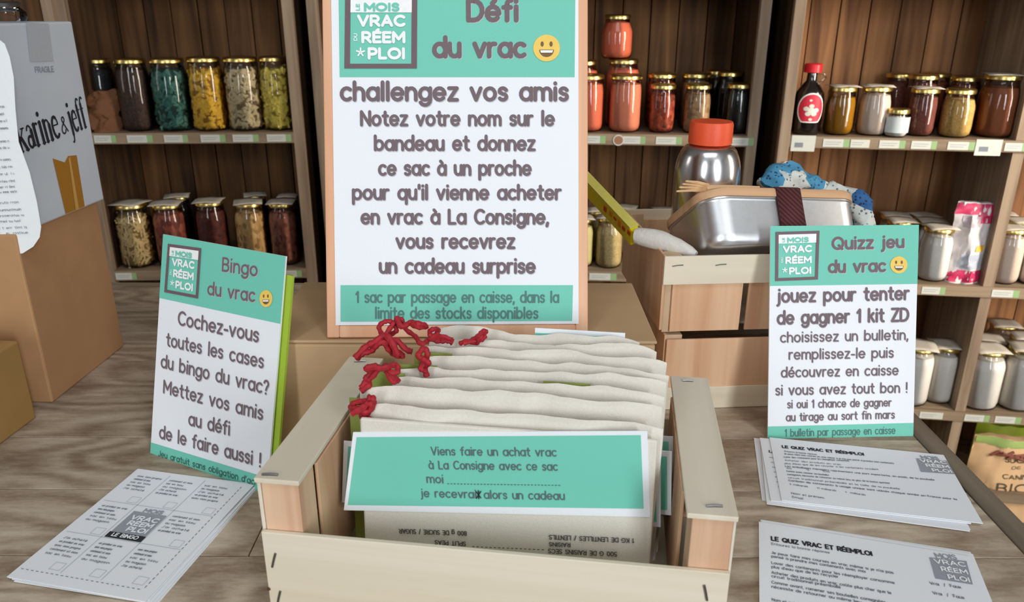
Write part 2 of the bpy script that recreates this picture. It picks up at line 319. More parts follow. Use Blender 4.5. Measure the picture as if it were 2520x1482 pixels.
CARD = mat('brown_cardboard', 'b98c62', .8, speck=.04, speck_scale=40); KRAFT = mat('kraft_paper', '6e4629', .8, speck=.06, bump=.4, bump_scale=60)
STAPLE = mat('steel_staple', '8a8a8c', .35, 1.0)
LABW = mat('price_strip_white', 'c9cac2', .6); LABG = mat('price_strip_green', '8fae78', .6)

# ------------------------------------------------------------------ the room
def structure(name, b, **k): o = b.obj(name, smooth=False); o['kind'] = 'structure'; return o
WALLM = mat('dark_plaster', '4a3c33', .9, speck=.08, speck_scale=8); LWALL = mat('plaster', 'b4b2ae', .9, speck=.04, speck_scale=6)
FLOORM = wood('floor_wood', '5a4a3c', '8a7864', 'y', 1, .6, .08, .8)
b = MB(); b.box(-2.5, 2.5, -2.0, 2.75, -.05, 0, FLOORM); structure('floor', b)
b = MB(); b.box(-2.5, 2.5, 2.75, 2.85, 0, 2.7, WALLM); structure('wall_back', b)
b = MB(); b.box(-2.6, -2.5, -2.0, 2.75, 0, 2.7, LWALL); structure('wall_left', b)
b = MB(); b.box(2.5, 2.6, -2.0, 2.75, 0, 2.7, LWALL); structure('wall_right', b)
b = MB(); b.box(-2.5, 2.5, -2.0, 2.75, 2.7, 2.8, LWALL); structure('ceiling', b)
b = MB(); b.box(-2.5, 2.5, -2.1, -2.0, 0, 2.7, LWALL); structure('wall_front', b)

# ------------------------------------------------------------------ counter
ctr = thing('counter', 'grey-brown plank-topped shop counter carrying the signs and crates', 'counter', (0, 0, 0))
YF = 1.152; XR = .404; rnd = random.Random(4)
y = YF - .012; row = 0; edges = [1.140, 1.05, .96, .868, .777, .687, .597, .507, .417, .327, .25]
for y1, y0 in zip(edges, edges[1:]):
    cuts = [-1.0] + sorted([-.62 + rnd.uniform(-.1, .1), .0 + rnd.uniform(-.25, .25)]) + [XR]
    for x0, x1 in zip(cuts, cuts[1:]):
        b = MB(); w, d = (x1 - x0) / 2 - .0004, (y1 - y0) / 2 - .0005
        b.box(-w, w, -d, d, -.012, 0, COUNTERW); b.obj('plank', ctr, smooth=False, bevel=.0006, loc=((x0 + x1) / 2, (y0 + y1) / 2, T + rnd.uniform(-.0002, .0001)))
TRIM = wood('trim_wood', '5e5348', '857868', 'y', 1.2, .6, .02); TRIMX = wood('trim_wood_long', '8f7d6a', 'b3a28c', 'x', 1.2, .6, .02)
b = MB(); b.box(XR, XR + .022, .25, YF, T - .045, T + .0015, TRIM); b.obj('edge_trim', ctr, bevel=.001, smooth=False)
b = MB(); b.box(-1.0, XR, 1.140, YF, T - .045, T + .001, TRIMX); b.obj('edge_trim', ctr, bevel=.001, smooth=False)
b = MB(); b.box(-1.0, XR, .25, 1.14, T - .032, T - .0123, TRIMX); b.obj('top_board', ctr, smooth=False)
b = MB(); b.box(-.97, XR - .02, 1.08, 1.10, 0, T - .032, TRIMX); b.obj('back_panel', ctr, smooth=False)
b = MB(); b.box(XR - .04, XR - .02, .3, 1.08, 0, T - .032, TRIM); b.obj('side_panel', ctr, smooth=False)
b = MB(); b.box(-.97, -.95, .3, 1.08, 0, T - .032, TRIM); b.obj('side_panel', ctr, smooth=False)

# ------------------------------------------------------------------ shelf units
class Bay:
    def __init__(s, px, Y, yaw, label):
        P = on_y(px, 200, Y); s.O = Vector((P.x, P.y, 0)); s.yaw = yaw
        s.a = Vector((math.cos(yaw), math.sin(yaw), 0)); s.b = Vector((-math.sin(yaw), math.cos(yaw), 0))
        s.root = thing('shelf_unit', label, 'shelf', s.O, yaw)
    def hit(s, px, py, d=0):        # world point on the vertical plane d behind the front edge
        return on_plane(px, py, s.O + s.b * d, s.b)
    def loc(s, P): q = P - s.O; return Vector((q.dot(s.a), q.dot(s.b), q.z))
    def wpos(s, x, d, z): return s.O + s.a * x + s.b * d + Vector((0, 0, z))
    def build(s, xs, shelves, depth=.30, top=2.35, tw=.026, labels={}, pm=None):
        s.xs = xs
        for i, x in enumerate(xs):
            b = MB(); inner = 0 < i < len(xs) - 1
            if not inner:
                b.box(x, x + tw, 0, .022, 0, top, UPW); b.obj('upright', s.root, bevel=.0015, smooth=False)
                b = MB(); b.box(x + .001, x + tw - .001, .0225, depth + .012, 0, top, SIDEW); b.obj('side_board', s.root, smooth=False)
            else:
                zs = [0] + [z for z in sorted(shelves)] + [top]
                for z0, z1 in zip(zs, zs[1:]):
                    b = MB(); b.box(x, x + tw, .006, depth, z0, z1 - (.028 if z1 != top else 0), UPW); b.obj('upright', s.root, smooth=False)
        x0, x1 = xs[0] + tw, xs[-1]
        n = max(1, round((x1 - x0) / .078)); w = (x1 - x0) / n; rr = random.Random(len(xs) + n)
        for i in range(n):
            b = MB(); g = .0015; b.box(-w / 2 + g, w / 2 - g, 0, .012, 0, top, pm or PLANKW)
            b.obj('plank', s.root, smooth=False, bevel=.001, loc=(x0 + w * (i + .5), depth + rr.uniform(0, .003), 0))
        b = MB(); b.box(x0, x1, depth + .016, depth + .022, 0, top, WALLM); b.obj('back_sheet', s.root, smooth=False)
        for k, z in enumerate(shelves):
            b = MB(); b.box(x0 - .001, x1 + .001, 0.0, depth - .001, z - .028, z, SHELFW); sh = b.obj('shelf_board', s.root, smooth=False, bevel=.0015)
            for (px0, px1, kind) in labels.get(k, []):
                P0 = s.loc(s.hit(px0, labels['y%d' % k])); P1 = s.loc(s.hit(px1, labels['y%d' % k])); q0, q1 = P0.x, P1.x
                b = MB(); h = .0095; zc = z - .0145
                if kind == 'tag': h = .019; zc = z - .017
                wx = q1 - q0; b.box(q0, q0 + wx * (.78 if kind == 'strip' else 1), -.0012, -.0002, zc - h, zc + h, LABW)
                if kind == 'strip': b.box(q0 + wx * .78, q1, -.0014, -.0002, zc - h, zc + h, LABG)
                if kind == 'tag': b.box(q0 + wx * .15, q0 + wx * .5, -.0016, -.001, zc - h * .5, zc + h * .1, GREYINK)
                else:
                    for j in range(2): b.box(q0 + wx * .08, q0 + wx * (.6 + .08 * j), -.0015, -.001, zc - .003 + j * .005, zc - .0022 + j * .005, GREYINK)
                b.obj('price_label', sh, smooth=False)
def zof(bay, px, py, d=0): return bay.hit(px, py, d).z
left = Bay(500, 2.06, .058, 'dark wooden shelf unit at left, pasta jars on its shelves')
mid = Bay(1650, 2.02, -.075, 'dark wooden shelf unit behind the tall framed sign')
right = Bay(2230, 1.90, -.125, 'brown plank-backed shelf unit on the right beside the quiz sign')
xl = lambda bay, px, py: bay.loc(bay.hit(px, py)).x
zLA, zLB = zof(left, 480, 327), zof(left, 480, 665)
zCA, zCB = zof(mid, 1650, 332), zof(mid, 1500, 669)
zRA, zRB, zRC = zof(right, 2230, 341), zof(right, 2300, 702), zof(right, 2300, 1011); zRD = zRC - .42
left.build([xl(left, 130, 5), xl(left, 691, 5)], [zLA + .40, zLA, zLB, zLB - .4, .1], labels={1: [(232, 286, 'strip'), (313, 376, 'strip'), (404, 463, 'strip'), (494, 555, 'strip'), (573, 637, 'strip'), (657, 717, 'strip')], 'y1': 342, 2: [(285, 336, 'strip'), (690, 743, 'strip')], 'y2': 678})
mid.build([xl(mid, 752, 5), xl(mid, 1874, 5)], [zCA + .362, zCA, zCB, zCB - .4, .1], labels={1: [(1430, 1490, 'strip'), (1533, 1588, 'strip'), (1614, 1678, 'strip'), (1795, 1855, 'strip')], 'y1': 345, 2: [(1450, 1517, 'strip')], 'y2': 682})
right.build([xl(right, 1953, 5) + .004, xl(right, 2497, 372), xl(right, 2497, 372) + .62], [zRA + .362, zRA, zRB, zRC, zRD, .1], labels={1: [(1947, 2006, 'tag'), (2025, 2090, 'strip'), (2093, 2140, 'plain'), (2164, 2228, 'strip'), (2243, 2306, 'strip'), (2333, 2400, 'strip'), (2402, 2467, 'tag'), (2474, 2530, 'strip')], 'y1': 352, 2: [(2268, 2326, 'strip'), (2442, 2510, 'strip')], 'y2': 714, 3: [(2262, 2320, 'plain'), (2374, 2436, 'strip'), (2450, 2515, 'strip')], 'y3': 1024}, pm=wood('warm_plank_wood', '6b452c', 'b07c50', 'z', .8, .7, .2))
b = MB(); disc(b, (0, 0), .011, .011, 0, mat('round_brown_print', '9a6b50', .6)); disc(b, (0, 0), .014, .014, -.0004, LABW)
P = mid.hit(1522, 345); o = b.obj('round_sticker', None, smooth=False, loc=(0, 0, 0)); o.parent = mid.root; o.location = mid.loc(P) + Vector((0, -.0022, 0))
# neighbour unit at the far left, mostly out of sight
b4 = Bay(60, 2.02, .058, 'dark shelf unit at far left behind the white carton'); b4.build([xl(b4, 60, 5) - .5, xl(b4, 98, 5)], [zLA, zLB, .1])

# ------------------------------------------------------------------ jars
def jar(label, bay, x0, x1, ytop, z0, d, fill, group=None, level=.9, lid=.86, paper=None, x_at=None, kind='smooth', tint=None, shoulder=.10, name='jar', wn=None, cat='jar', ymid=None, neck=.02, lidm=None, H=None):
    """x0,x1: body edges at mid height, ytop: top of lid (pixels); z0 shelf height, d depth of the axis behind the shelf front"""
    cx = (x0 + x1) / 2
    top = bay.hit(cx, ytop, d).z; Ht = H or top - z0
    # pixel row of mid height
    lo, hi = ytop, ytop + 600
    for _ in range(30):
        my = (lo + hi) / 2
        if bay.hit(cx, my, d).z > z0 + Ht / 2: lo = my
        else: hi = my
    P = bay.hit(cx, my, d); R = (x1 - x0) / 2 * zdepth(P) / F_PX
    c = Vector((P.x, P.y, z0)); t = thing(name, label, cat, c, rnd.uniform(0, 6), group)
    lr = R * lid; lh = .011; g = Ht - lh
    prof = [(0, .002), (R * .8, .001), (R * .94, .006), (R, .018), (R, g - neck - R * .38), (R * .96, g - neck - R * .2), (lr * .97, g - neck * .6), (lr * .94, g - .002), (lr * .9, g)]
    b = MB(); b.lathe(prof, glass_mat('glass_' + tint, tint) if tint else GLASS, 32); b.obj('glass', t)
    zt = g * level; ri = .955; s0 = g - neck - R * .38; s1 = g - neck * .6
    def rad(z):
        if z <= s0: return R * ri
        q = min(1, (z - s0) / (s1 - s0)); return R * ri + (lr * .92 - R * ri) * q ** 1.7
    cp = [(0, .004), (R * .76, .004), (R * .9, .009), (R * ri, .02)] + [(rad(z), z) for z in [.02 + (zt - .02) * k / 16 for k in range(1, 17)]] + [(R * .5, zt + .003), (0, zt + .004)]
    b = MB(); rr = random.Random(hash(label) % 999 if False else len(label) * 7 + int(x0))
    if kind in ('penne', 'shell', 'curl'):
        cm = MATS.get(fill.name + '_core') or mat(fill.name + '_core', '3a2c1c', .9)
        b.lathe([(r * .86, z) for r, z in cp], cm, 20); o = b.obj('contents', t)
        b = MB(); Ls = {'penne': .026, 'shell': .017, 'curl': .018}[kind]; n = {'penne': 330, 'shell': 360, 'curl': 300}[kind]
        for i in range(n):
            a = rr.uniform(0, 6.283); z = rr.uniform(.011 if kind != 'penne' else .015, zt - (.004 if kind != 'penne' else .009)); rmax = rad(z) * 1.04; r = rmax * rr.uniform(.78, .88)
            M = Matrix.Translation((r * math.cos(a), r * math.sin(a), z)) @ Matrix.Rotation(a, 4, 'Z') @ Matrix.Rotation(rr.uniform(-.35, .35), 4, 'Z') @ Matrix.Rotation(rr.uniform(0, 6.28), 4, 'X')
            pts = []
            for k in range(4 if kind != 'penne' else 2):
                tt = (k / (3 if kind != 'penne' else 1) - .5)
                bend = 0 if kind == 'penne' else (tt * tt) * Ls * 1.3
                pts.append(M @ Vector((0, tt * Ls, bend - .002)))
            prad = {'penne': .0028, 'shell': .0047, 'curl': .0027}[kind]
            b.tube(pts, prad * rr.uniform(.8, 1.2), fill, 6, [.55, 1.15, 1.15, .55] if kind != 'penne' else None)
        o = b.obj('pasta_piece', t); o.name = 'pasta_pieces'; o['kind'] = 'stuff'
    else:
        fn = None
        if kind == 'lump': fn = lambda r, z, a: r * (1 - .05 * abs(noise.noise(Vector((math.cos(a) * 4 + x0, math.sin(a) * 4, z * 130)))))
        b.lathe(cp, fill, 32, fn=fn); o = b.obj('contents', t); o['kind'] = 'stuff' if kind in ('lump', 'grain') else 'part'
        if o['kind'] == 'part': del o['kind']
    b = MB(); lm = lidm or GOLD
    def fl(r, z, a): return r
    b.lathe([(lr * .98, g - .001), (lr * 1.03, g), (lr * 1.03, g + .0072), (lr * .99, g + .0095), (lr * .93, g + .0105), (lr * .88, g + .0095), (0, g + .0095)], lm, 32); b.obj('lid', t)
    if paper:
        b = MB(); s = lr * 1.0; M = Matrix.Rotation(-t.rotation_euler.z + bay.yaw + rr.uniform(-.3, .3), 4, 'Z')
        vs = []; n = 4
        for i in range(n + 1):
            for j in range(n + 1):
                u, v = i / n * 2 - 1, j / n * 2 - 1; vs.append(M @ Vector((u * s * 1.02, v * s * 1.02, g + .0125 - .003 * (abs(u * v)) * paper)))
        fs = [(i * 5 + j, (i + 1) * 5 + j, (i + 1) * 5 + j + 1, i * 5 + j + 1) for i in range(n) for j in range(n)]
        b.add(vs, fs, LABP); o = b.obj('paper_tag', t); md = o.modifiers.new('thick', 'SOLIDIFY'); md.thickness = .0006
    t['_R'] = R; t['_c'] = [c.x, c.y, c.z]; t['_H'] = Ht
    return t
LABP = mat('lid_paper', 'cfc6b8', .7)
# fillings
def pasta(n, c, core): m = mat(n, c, .6, speck=.12, speck_scale=90, bump=.2); mat(n + '_core', core, .9); return m
P_YEL = pasta('yellow_pasta', 'e3b93a', '8a6420'); P_BEI = pasta('beige_pasta', 'c9b891', '6a5a40'); P_GRN = pasta('green_pasta', '3f7468', '14302c')
P_LEM = pasta('pale_yellow_pasta', 'd9c65a', '8a7430'); P_PEN = pasta('penne_pasta', 'd4bb86', '7d6238')
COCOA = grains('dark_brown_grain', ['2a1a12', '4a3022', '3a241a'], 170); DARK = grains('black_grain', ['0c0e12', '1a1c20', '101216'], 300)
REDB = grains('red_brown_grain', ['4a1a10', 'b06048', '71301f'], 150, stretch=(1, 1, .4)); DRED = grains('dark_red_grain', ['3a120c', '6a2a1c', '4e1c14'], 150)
TANG = grains('tan_grain', ['7c5626', 'dcb67c', 'bb9050'], 150, stretch=(1, 1, .5)); RED2 = grains('russet_grain', ['4a2016', 'a86850', '7e4230'], 150, stretch=(1, 1, .5))
CORAL = mat('coral_lentils', 'd9714f', .7, speck=.12, speck_scale=500); CORALP = mat('pink_lentils', 'e08a68', .7, speck=.1, speck_scale=500)
BERRY = grains('goji_grain', ['7a2410', 'd0643c', 'a03c20', '4a180c'], 110, bump=1); NUTS = grains('nut_mix', ['8a6844', 'c09a70', 'a5805a'], 110, bump=1)
BLK2 = mat('black_syrup', '0a0d12', .25); OIL = mat('amber_oil', '9a6a10', .2); FLOUR = mat('pinkish_flour', 'd8c4b4', .8, speck=.04); WFL = mat('white_flour', 'e2ddd6', .85, speck=.04)
BRNP = mat('brown_powder', '8a4a26', .8, speck=.15, speck_scale=400); REDP = grains('red_quinoa', ['5c2a20', '8a4a3c', '733628'], 420); SESA = grains('golden_seeds', ['b0863e', 'd4b068', 'c49a50'], 420)
RICE = grains('rice_grain', ['b0985e', 'd6c08c', 'c4aa70'], 330)
GA = 'tall pasta jars on the upper left shelf'
jar('tall glass jar of dark brown grains, right of the kraft bag, upper left shelf', left, 294, 372, 143, zLA, .055, COCOA, GA, kind='grain', lid=.92)
jar('tall glass jar packed with dark green pasta on the upper left shelf', left, 377, 466, 142, zLA, .055, P_GRN, GA, kind='shell', lid=.88)
jar('tall glass jar of orange-yellow pasta shells on the upper left shelf', left, 468, 554, 139, zLA, .055, P_YEL, GA, kind='shell', lid=.9)
jar('tall glass jar of grey-beige pasta between the two yellow pasta jars', left, 556, 644, 139, zLA, .055, P_BEI, GA, kind='shell', lid=.9)
jar('tall jar of pale yellow pasta against the right upright, upper left shelf', left, 642, 717, 138, zLA, .058, P_LEM, GA, kind='shell', lid=.86)
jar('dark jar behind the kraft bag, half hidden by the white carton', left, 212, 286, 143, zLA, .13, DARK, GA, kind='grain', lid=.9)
GB = 'jars on the lower left shelf'
jar('jar of pale penne, first visible on the lower left shelf', left, 290, 376, 498, zLB, .06, P_PEN, GB, kind='penne', lid=.84, paper=1)
jar('jar of reddish-brown pasta just right of the pale penne jar', left, 383, 461, 498, zLB, .06, REDB, GB, kind='grain', lid=.88, paper=1)
jar('jar of very dark red grains in the middle of the lower left shelf', left, 488, 561, 492, zLB, .06, DRED, GB, kind='grain', lid=.88, paper=1)
jar('jar of tan golden grains on the lower left shelf', left, 582, 656, 495, zLB, .06, TANG, GB, kind='grain', lid=.88, paper=1)
jar('jar of russet grains beside the right upright, lower left shelf', left, 665, 736, 495, zLB, .06, RED2, GB, kind='grain', lid=.88, paper=1)
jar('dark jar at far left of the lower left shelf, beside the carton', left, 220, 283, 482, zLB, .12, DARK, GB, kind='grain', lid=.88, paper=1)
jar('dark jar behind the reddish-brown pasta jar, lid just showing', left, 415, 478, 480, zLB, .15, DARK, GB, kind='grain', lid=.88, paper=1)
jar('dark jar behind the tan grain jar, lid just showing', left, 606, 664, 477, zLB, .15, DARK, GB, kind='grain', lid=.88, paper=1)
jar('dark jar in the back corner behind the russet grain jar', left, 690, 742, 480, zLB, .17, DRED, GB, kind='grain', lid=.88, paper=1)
GC = 'jars on the upper middle shelf'
jar('jar of coral lentils cut off by the right edge of the tall sign', mid, 1408, 1486, 182, zCA, .055, CORAL, GC, lid=.94)
jar('large front jar of pink-orange lentils with bright window reflections', mid, 1499, 1578, 182, zCA, .055, CORALP, GC, lid=.97)
c2 = jar('tall coral lentil jar behind, carrying another jar on its lid', mid, 1490, 1573, 144, zCA, .145, CORAL, GC, lid=.86)
jar('upper coral lentil jar stacked on top of another jar', mid, 1480, 1557, 35, c2['_c'][2] + c2['_H'], .145, CORAL, GC, lid=.82)
jar('coral jar at the back, mostly hidden by the tall sign', mid, 1395, 1472, 147, zCA, .15, CORAL, GC, lid=.86)
jar('small front jar of red dried berries on the upper middle shelf', mid, 1598, 1661, 206, zCA, .05, BERRY, GC, kind='lump', lid=.93, level=.86)
jar('taller jar of red berries behind the small berry jar', mid, 1590, 1662, 179, zCA, .125, BERRY, GC, kind='lump', lid=.95)
jar('small front jar of light brown muesli behind the red bottle cap', mid, 1682, 1748, 206, zCA, .05, NUTS, GC, kind='lump', lid=.93, level=.88)
jar('taller jar of light brown muesli behind the small muesli jar', mid, 1672, 1746, 178, zCA, .125, NUTS, GC, kind='lump', lid=.95)
jar('small black jar at the front right of the upper middle shelf', mid, 1783, 1848, 204, zCA, .05, BLK2, GC, lid=.93)
jar('tall black jar behind the small black jar', mid, 1757, 1826, 175, zCA, .125, BLK2, GC, lid=.85)
jar('black jar furthest back, left of the tall black jar', mid, 1730, 1790, 172, zCA, .20, BLK2, GC, lid=.85)
GD = 'jars on the lower middle shelf'
jar('jar of beige rice on the lower middle shelf right of the tall sign', mid, 1466, 1532, 532, zCB, .055, RICE, GD, kind='grain', lid=.85, paper=1)
jar('pale yellow jar mostly hidden by the tall sign, lower middle shelf', mid, 1395, 1461, 534, zCB, .055, mat('pale_yellow_powder', 'c9bf86', .8), GD, lid=.85, paper=1)
for i, (a, bb, yt, dd, tx) in enumerate(((1440, 1500, 515, .13, 'first row back, nearest the tall sign'), (1505, 1568, 508, .19, 'further back behind the yellow packet'), (1560, 1622, 520, .12, 'in the middle of the back row'), (1602, 1662, 514, .14, 'beside the steel bottle'))):
    jar('papered gold-lid jar, lower middle shelf, ' + tx, mid, a, bb, yt, zCB, dd, RICE, GD, kind='grain', lid=.9, paper=1)
GE = 'jars on the upper right shelf'
t = jar('jar of amber oil beside the syrup bottle', right, 2032, 2102, 211, zRA, .05, OIL, GE, lid=.92, paper=.8, level=.86)
jar('jar of pinkish-white flour right of the oil jar', right, 2113, 2188, 210, zRA, .055, FLOUR, GE, lid=.92, paper=.8)
sj = jar('small gold-lidded jar with a big white label between flour and red jars', right, 2179, 2235, 266, zRA, .028, WFL, GE, lid=.9, level=.8)
jar('jar of dark red quinoa with paper on its lid', right, 2236, 2302, 215, zRA, .06, REDP, GE, lid=.96, paper=.8, kind='grain')
jar('jar of golden seeds on the upper right shelf', right, 2317, 2394, 217, zRA, .05, SESA, GE, lid=.86, kind='grain', level=.86)
jar('big jar of red-brown powder, largest on the upper right shelf', right, 2408, 2504, 182, zRA, .07, BRNP, GE, lid=.86, paper=.8, level=.86)
jar('red-brown jar at the back above the small labelled jar', right, 2170, 2238, 179, zRA, .24, REDP, GE, lid=.86)
jar('reddish jar at the back behind the red quinoa jar', right, 2226, 2300, 182, zRA, .15, REDP, GE, lid=.9)
jar('brown jar in the back row, partly behind the reddish jar', right, 2262, 2330, 178, zRA, .24, BRNP, GE, lid=.9)
jar('tall brown jar standing behind the golden seeds', right, 2332, 2404, 186, zRA, .15, BRNP, GE, lid=.95)
jar('brown jar cut by the right edge of the photo, upper right shelf', right, 2528, 2600, 215, zRA, .09, BRNP, GE, lid=.9)
# white label wrapped on the small jar
R = sj['_R'] * 1.03; b = MB(); vs = []; n = 12; hh = sj['_H']
aa = math.pi * 1.5 - sj.rotation_euler.z - .25
for i in range(n + 1):
    a = aa - 1.2 + 2.4 * i / n
    for z in (.012, hh * .72): vs.append((R * math.cos(a), R * math.sin(a), z))
b.add(vs, [(2 * i, 2 * i + 2, 2 * i + 3, 2 * i + 1) for i in range(n)], mat('jar_label', 'c9d2d4', .6)); b.obj('paper_label', sj)
GF = 'white jars on the middle right shelf'
jar('front jar of white flour right of the quiz sign, middle right shelf', right, 2264, 2338, 556, zRB, .055, WFL, GF, lid=.9, paper=1)
for i, (cx, yt, dd, tx) in enumerate(((2282, 541, .13, 'second in the column behind the front white jar'), (2262, 527, .20, 'third in the column behind the front white jar'), (2208, 540, .13, 'left column, peeking over the quiz sign'), (2193, 526, .20, 'left column, furthest back'))):
    jar('paper-topped gold lid jar, ' + tx, right, cx - 34, cx + 34, yt, zRB, dd, WFL, GF, lid=.9, paper=1)
jar('jar of cream flour right of the upright, middle right shelf', right, 2443, 2514, 558, zRB, .055, FLOUR, GF, lid=.9, paper=1)
jar('cream jar cut by the photo edge, middle right shelf', right, 2519, 2592, 560, zRB, .055, WFL, GF, lid=.9, paper=1)
jar('paper-topped jar behind the cream flour jar', right, 2462, 2530, 540, zRB, .13, FLOUR, GF, lid=.9, paper=1)
jar('paper-topped jar deep behind the upright, middle right shelf', right, 2424, 2484, 524, zRB, .22, FLOUR, GF, lid=.9, paper=1)
GG = 'big white jars on the lower right shelf'
jar('tall white jar mostly hidden by the quiz sign', right, 2206, 2290, 847, zRC, .05, WFL, GG, lid=.9, paper=1)
jar('tall white jar left of the slanting upright, lower right shelf', right, 2276, 2354, 845, zRC, .075, WFL, GG, lid=.9, paper=1)
jar('tall white jar right of the slanting upright, lower right shelf', right, 2371, 2463, 854, zRC, .055, WFL, GG, lid=.82, paper=1)
jar('tall white jar at the photo edge, lower right shelf', right, 2466, 2556, 852, zRC, .06, WFL, GG, lid=.82, paper=1)
jar('paper-topped jar at the back left of the lower right shelf', right, 2315, 2385, 796, zRC, .23, FLOUR, GG, lid=.86, paper=1)
jar('paper-topped jar in the back right of the lower right shelf', right, 2421, 2492, 794, zRC, .23, FLOUR, GG, lid=.86, paper=1)
jar('jar with bare gold lid edge just behind the slanting upright', right, 2384, 2454, 830, zRC, .14, FLOUR, GG, lid=.86, paper=1)
jar('paper-topped jar in the second row at the photo edge', right, 2470, 2542, 824, zRC, .14, FLOUR, GG, lid=.86, paper=1)
for o in list(bpy.data.objects):
    for k in ('_R', '_c', '_H'):
        if k in o: del o[k]

# ------------------------------------------------------------------ syrup bottle
P = right.hit(1988, 270, .05); k = zdepth(P) / F_PX; z0 = zRA; H = right.hit(1988, 156, .05).z - z0; R = 35 * k
t = thing('syrup_bottle', 'dark syrup bottle with red cap and red oval label, left end of upper right shelf', 'bottle', (P.x, P.y, z0), right.yaw)
b = MB(); b.lathe([(0, 0), (R * .9, 0), (R, .006), (R, H * .5), (R * .92, H * .6), (R * .6, H * .7), (R * .36, H * .76), (R * .32, H * .9), (0, H * .9)], mat('dark_syrup', '120a0a', .12, spec=.8, coat=1), 32); b.obj('body', t)
b = MB(); b.lathe([(R * .55, H * .875), (R * .6, H * .88), (R * .6, H * .985), (R * .52, H), (0, H)], mat('red_cap', 'd4202c', .35), 24); b.obj('cap', t)
b = MB(); b.tube([(R * .34, 0, H * .87), (R * .75, 0, H * .86), (R * .9, 0, H * .8), (R * .7, 0, H * .74), (R * .45, 0, H * .73)], .003, GLASS, 8); b.obj('handle', t)
b = MB()
def wrap_oval(sx, sz, zc, r, m, x0=0, cut=.8, n=14):
    vs = []
    for i in range(n + 1):
        x = sx * math.sin(math.pi * (i / n - .5)); q = math.sqrt(max(0, 1 - (x / sx) ** 2)); a = (x + x0) / r
        for z in (zc - sz * min(cut, q), zc + sz * q): vs.append((r * math.sin(a), -r * math.cos(a), z))
    b.add(vs, [(2 * i, 2 * i + 2, 2 * i + 3, 2 * i + 1) for i in range(n)], m)
wrap_oval(R * .98, H * .235, H * .37, R * 1.012, WHT); wrap_oval(R * .9, H * .215, H * .37, R * 1.022, mat('red_label', 'd42840', .5)); FW_ = mat('label_flower', 'dcdccf', .5)
for q, (fx, fz, fs) in enumerate(((0, .36, .24), (-.34, .38, .2), (.34, .36, .2), (-.2, .31, .2), (.2, .31, .2), (.0, .42, .18), (-.1, .50, .1), (0, .23, .13))): wrap_oval(R * fs, H * fs * .16, H * fz, R * (1.03 + q * .002), FW_, x0=R * fx, cut=1, n=8)
b.obj('label', t)
# small white clip on the upright
P = right.hit(1938, 411, -.004); b = MB(); b.prism([(-.013, -.013), (.013, -.013), (.013, .008), (.008, .013), (-.008, .013), (-.013, .008)], -.003, .003, mat('clip_plastic', 'dccfc2', .5))
o = b.obj('shelf_clip', None, loc=P, bevel=.001); o.rotation_euler.z = right.yaw; tag(o, 'small cream plastic clip on the left upright of the right shelf unit', 'clip')

# ------------------------------------------------------------------ bags on shelves
def pouch(name, label, bay, px, y0, y1, d, w_px, m, parts=(), thick=.05, seed=1, zbase=None, top_pinch=.25, cat='bag', group=None, crumple=.006):
    P = bay.hit(px, y1, d); k = zdepth(P) / F_PX; z0 = zbase if zbase is not None else P.z; H = bay.hit(px, y0, d).z - z0; W_ = w_px * k
    t = thing(name, label, cat, (P.x, P.y, z0), bay.yaw, group); b = MB(); nx, nz = 18, 16; vs = []
    def pt(u, v, s):
        e = (1 - abs(2 * u - 1) ** 3); th = thick * .5 * e * (1 - (v ** 3) * (1 - top_pinch)) + .001
        nn = noise.noise(Vector((u * 3 + seed, v * 4, seed))) * crumple + noise.noise(Vector((u * 9 + seed, v * 11, s))) * crumple * .5
        return Vector(((u - .5) * W_ * (1 - .06 * v) + nn, s * th + nn * (1.4 if s < 0 else 1), v * H + (noise.noise(Vector((u * 4, seed, 0))) * .012 if v > .95 else 0)))
    for s in (-1, 1):
        vs = [pt(i / nx, j / nz, s) for j in range(nz + 1) for i in range(nx + 1)]
        fs = [(j * (nx + 1) + i, j * (nx + 1) + i + 1, (j + 1) * (nx + 1) + i + 1, (j + 1) * (nx + 1) + i) for j in range(nz) for i in range(nx)]
        if s > 0: fs = [tuple(reversed(f)) for f in fs]
        b.add(vs, fs, m)
        if s < 0:
            for (u0, u1, v0, v1, mm) in parts: pass
    # seal the sides, top and bottom
    for (ua, ub, va, vb) in ((0, 0, 0, 1), (1, 1, 0, 1), (0, 1, 1, 1), (0, 1, 0, 0)):
        n = 16; vs = []
        for i in range(n + 1):
            u = ua + (ub - ua) * i / n; v = va + (vb - va) * i / n; vs += [pt(u, v, -1), pt(u, v, 1)]
        b.add(vs, [(2 * i, 2 * i + 1, 2 * i + 3, 2 * i + 2) for i in range(n)], m)
    b.obj('pouch_body', t, ang=60)
    return t, pt, W_, H
def patch(t, pt, name, u0, u1, v0, v1, m, lift=.0012, n=8, label=None):
    b = MB(); vs = [pt(u0 + (u1 - u0) * i / n, v0 + (v1 - v0) * j / n, -1) - Vector((0, lift, 0)) for j in range(n + 1) for i in range(n + 1)]
    b.add(vs, [(j * (n + 1) + i, j * (n + 1) + i + 1, (j + 1) * (n + 1) + i + 1, (j + 1) * (n + 1) + i) for j in range(n) for i in range(n)], m); return b.obj(name, t, label=label)
def print_on(t, pt, text, u0, u1, v, xh, wt, m, W_, H):
    b = MB(); write(b, text, ((u0 - .5) * W_, v * H), ((u1 - .5) * W_, v * H), xh, wt, m, 0)
    for i, (x, y, z) in enumerate(b.v):
        q = pt(min(max(x / W_ + .5, 0), 1), z / H, -1); b.v[i] = (q.x, q.y - .002 + y, z)
    b.obj('lettering', t, smooth=False)
t, pt, W_, H_ = pouch('kraft_bag', 'small crumpled kraft paper bag left of the dark brown jar', left, 262, 222, 325, .05, 84, KRAFT, thick=.06, seed=3, zbase=zLA, crumple=.012)
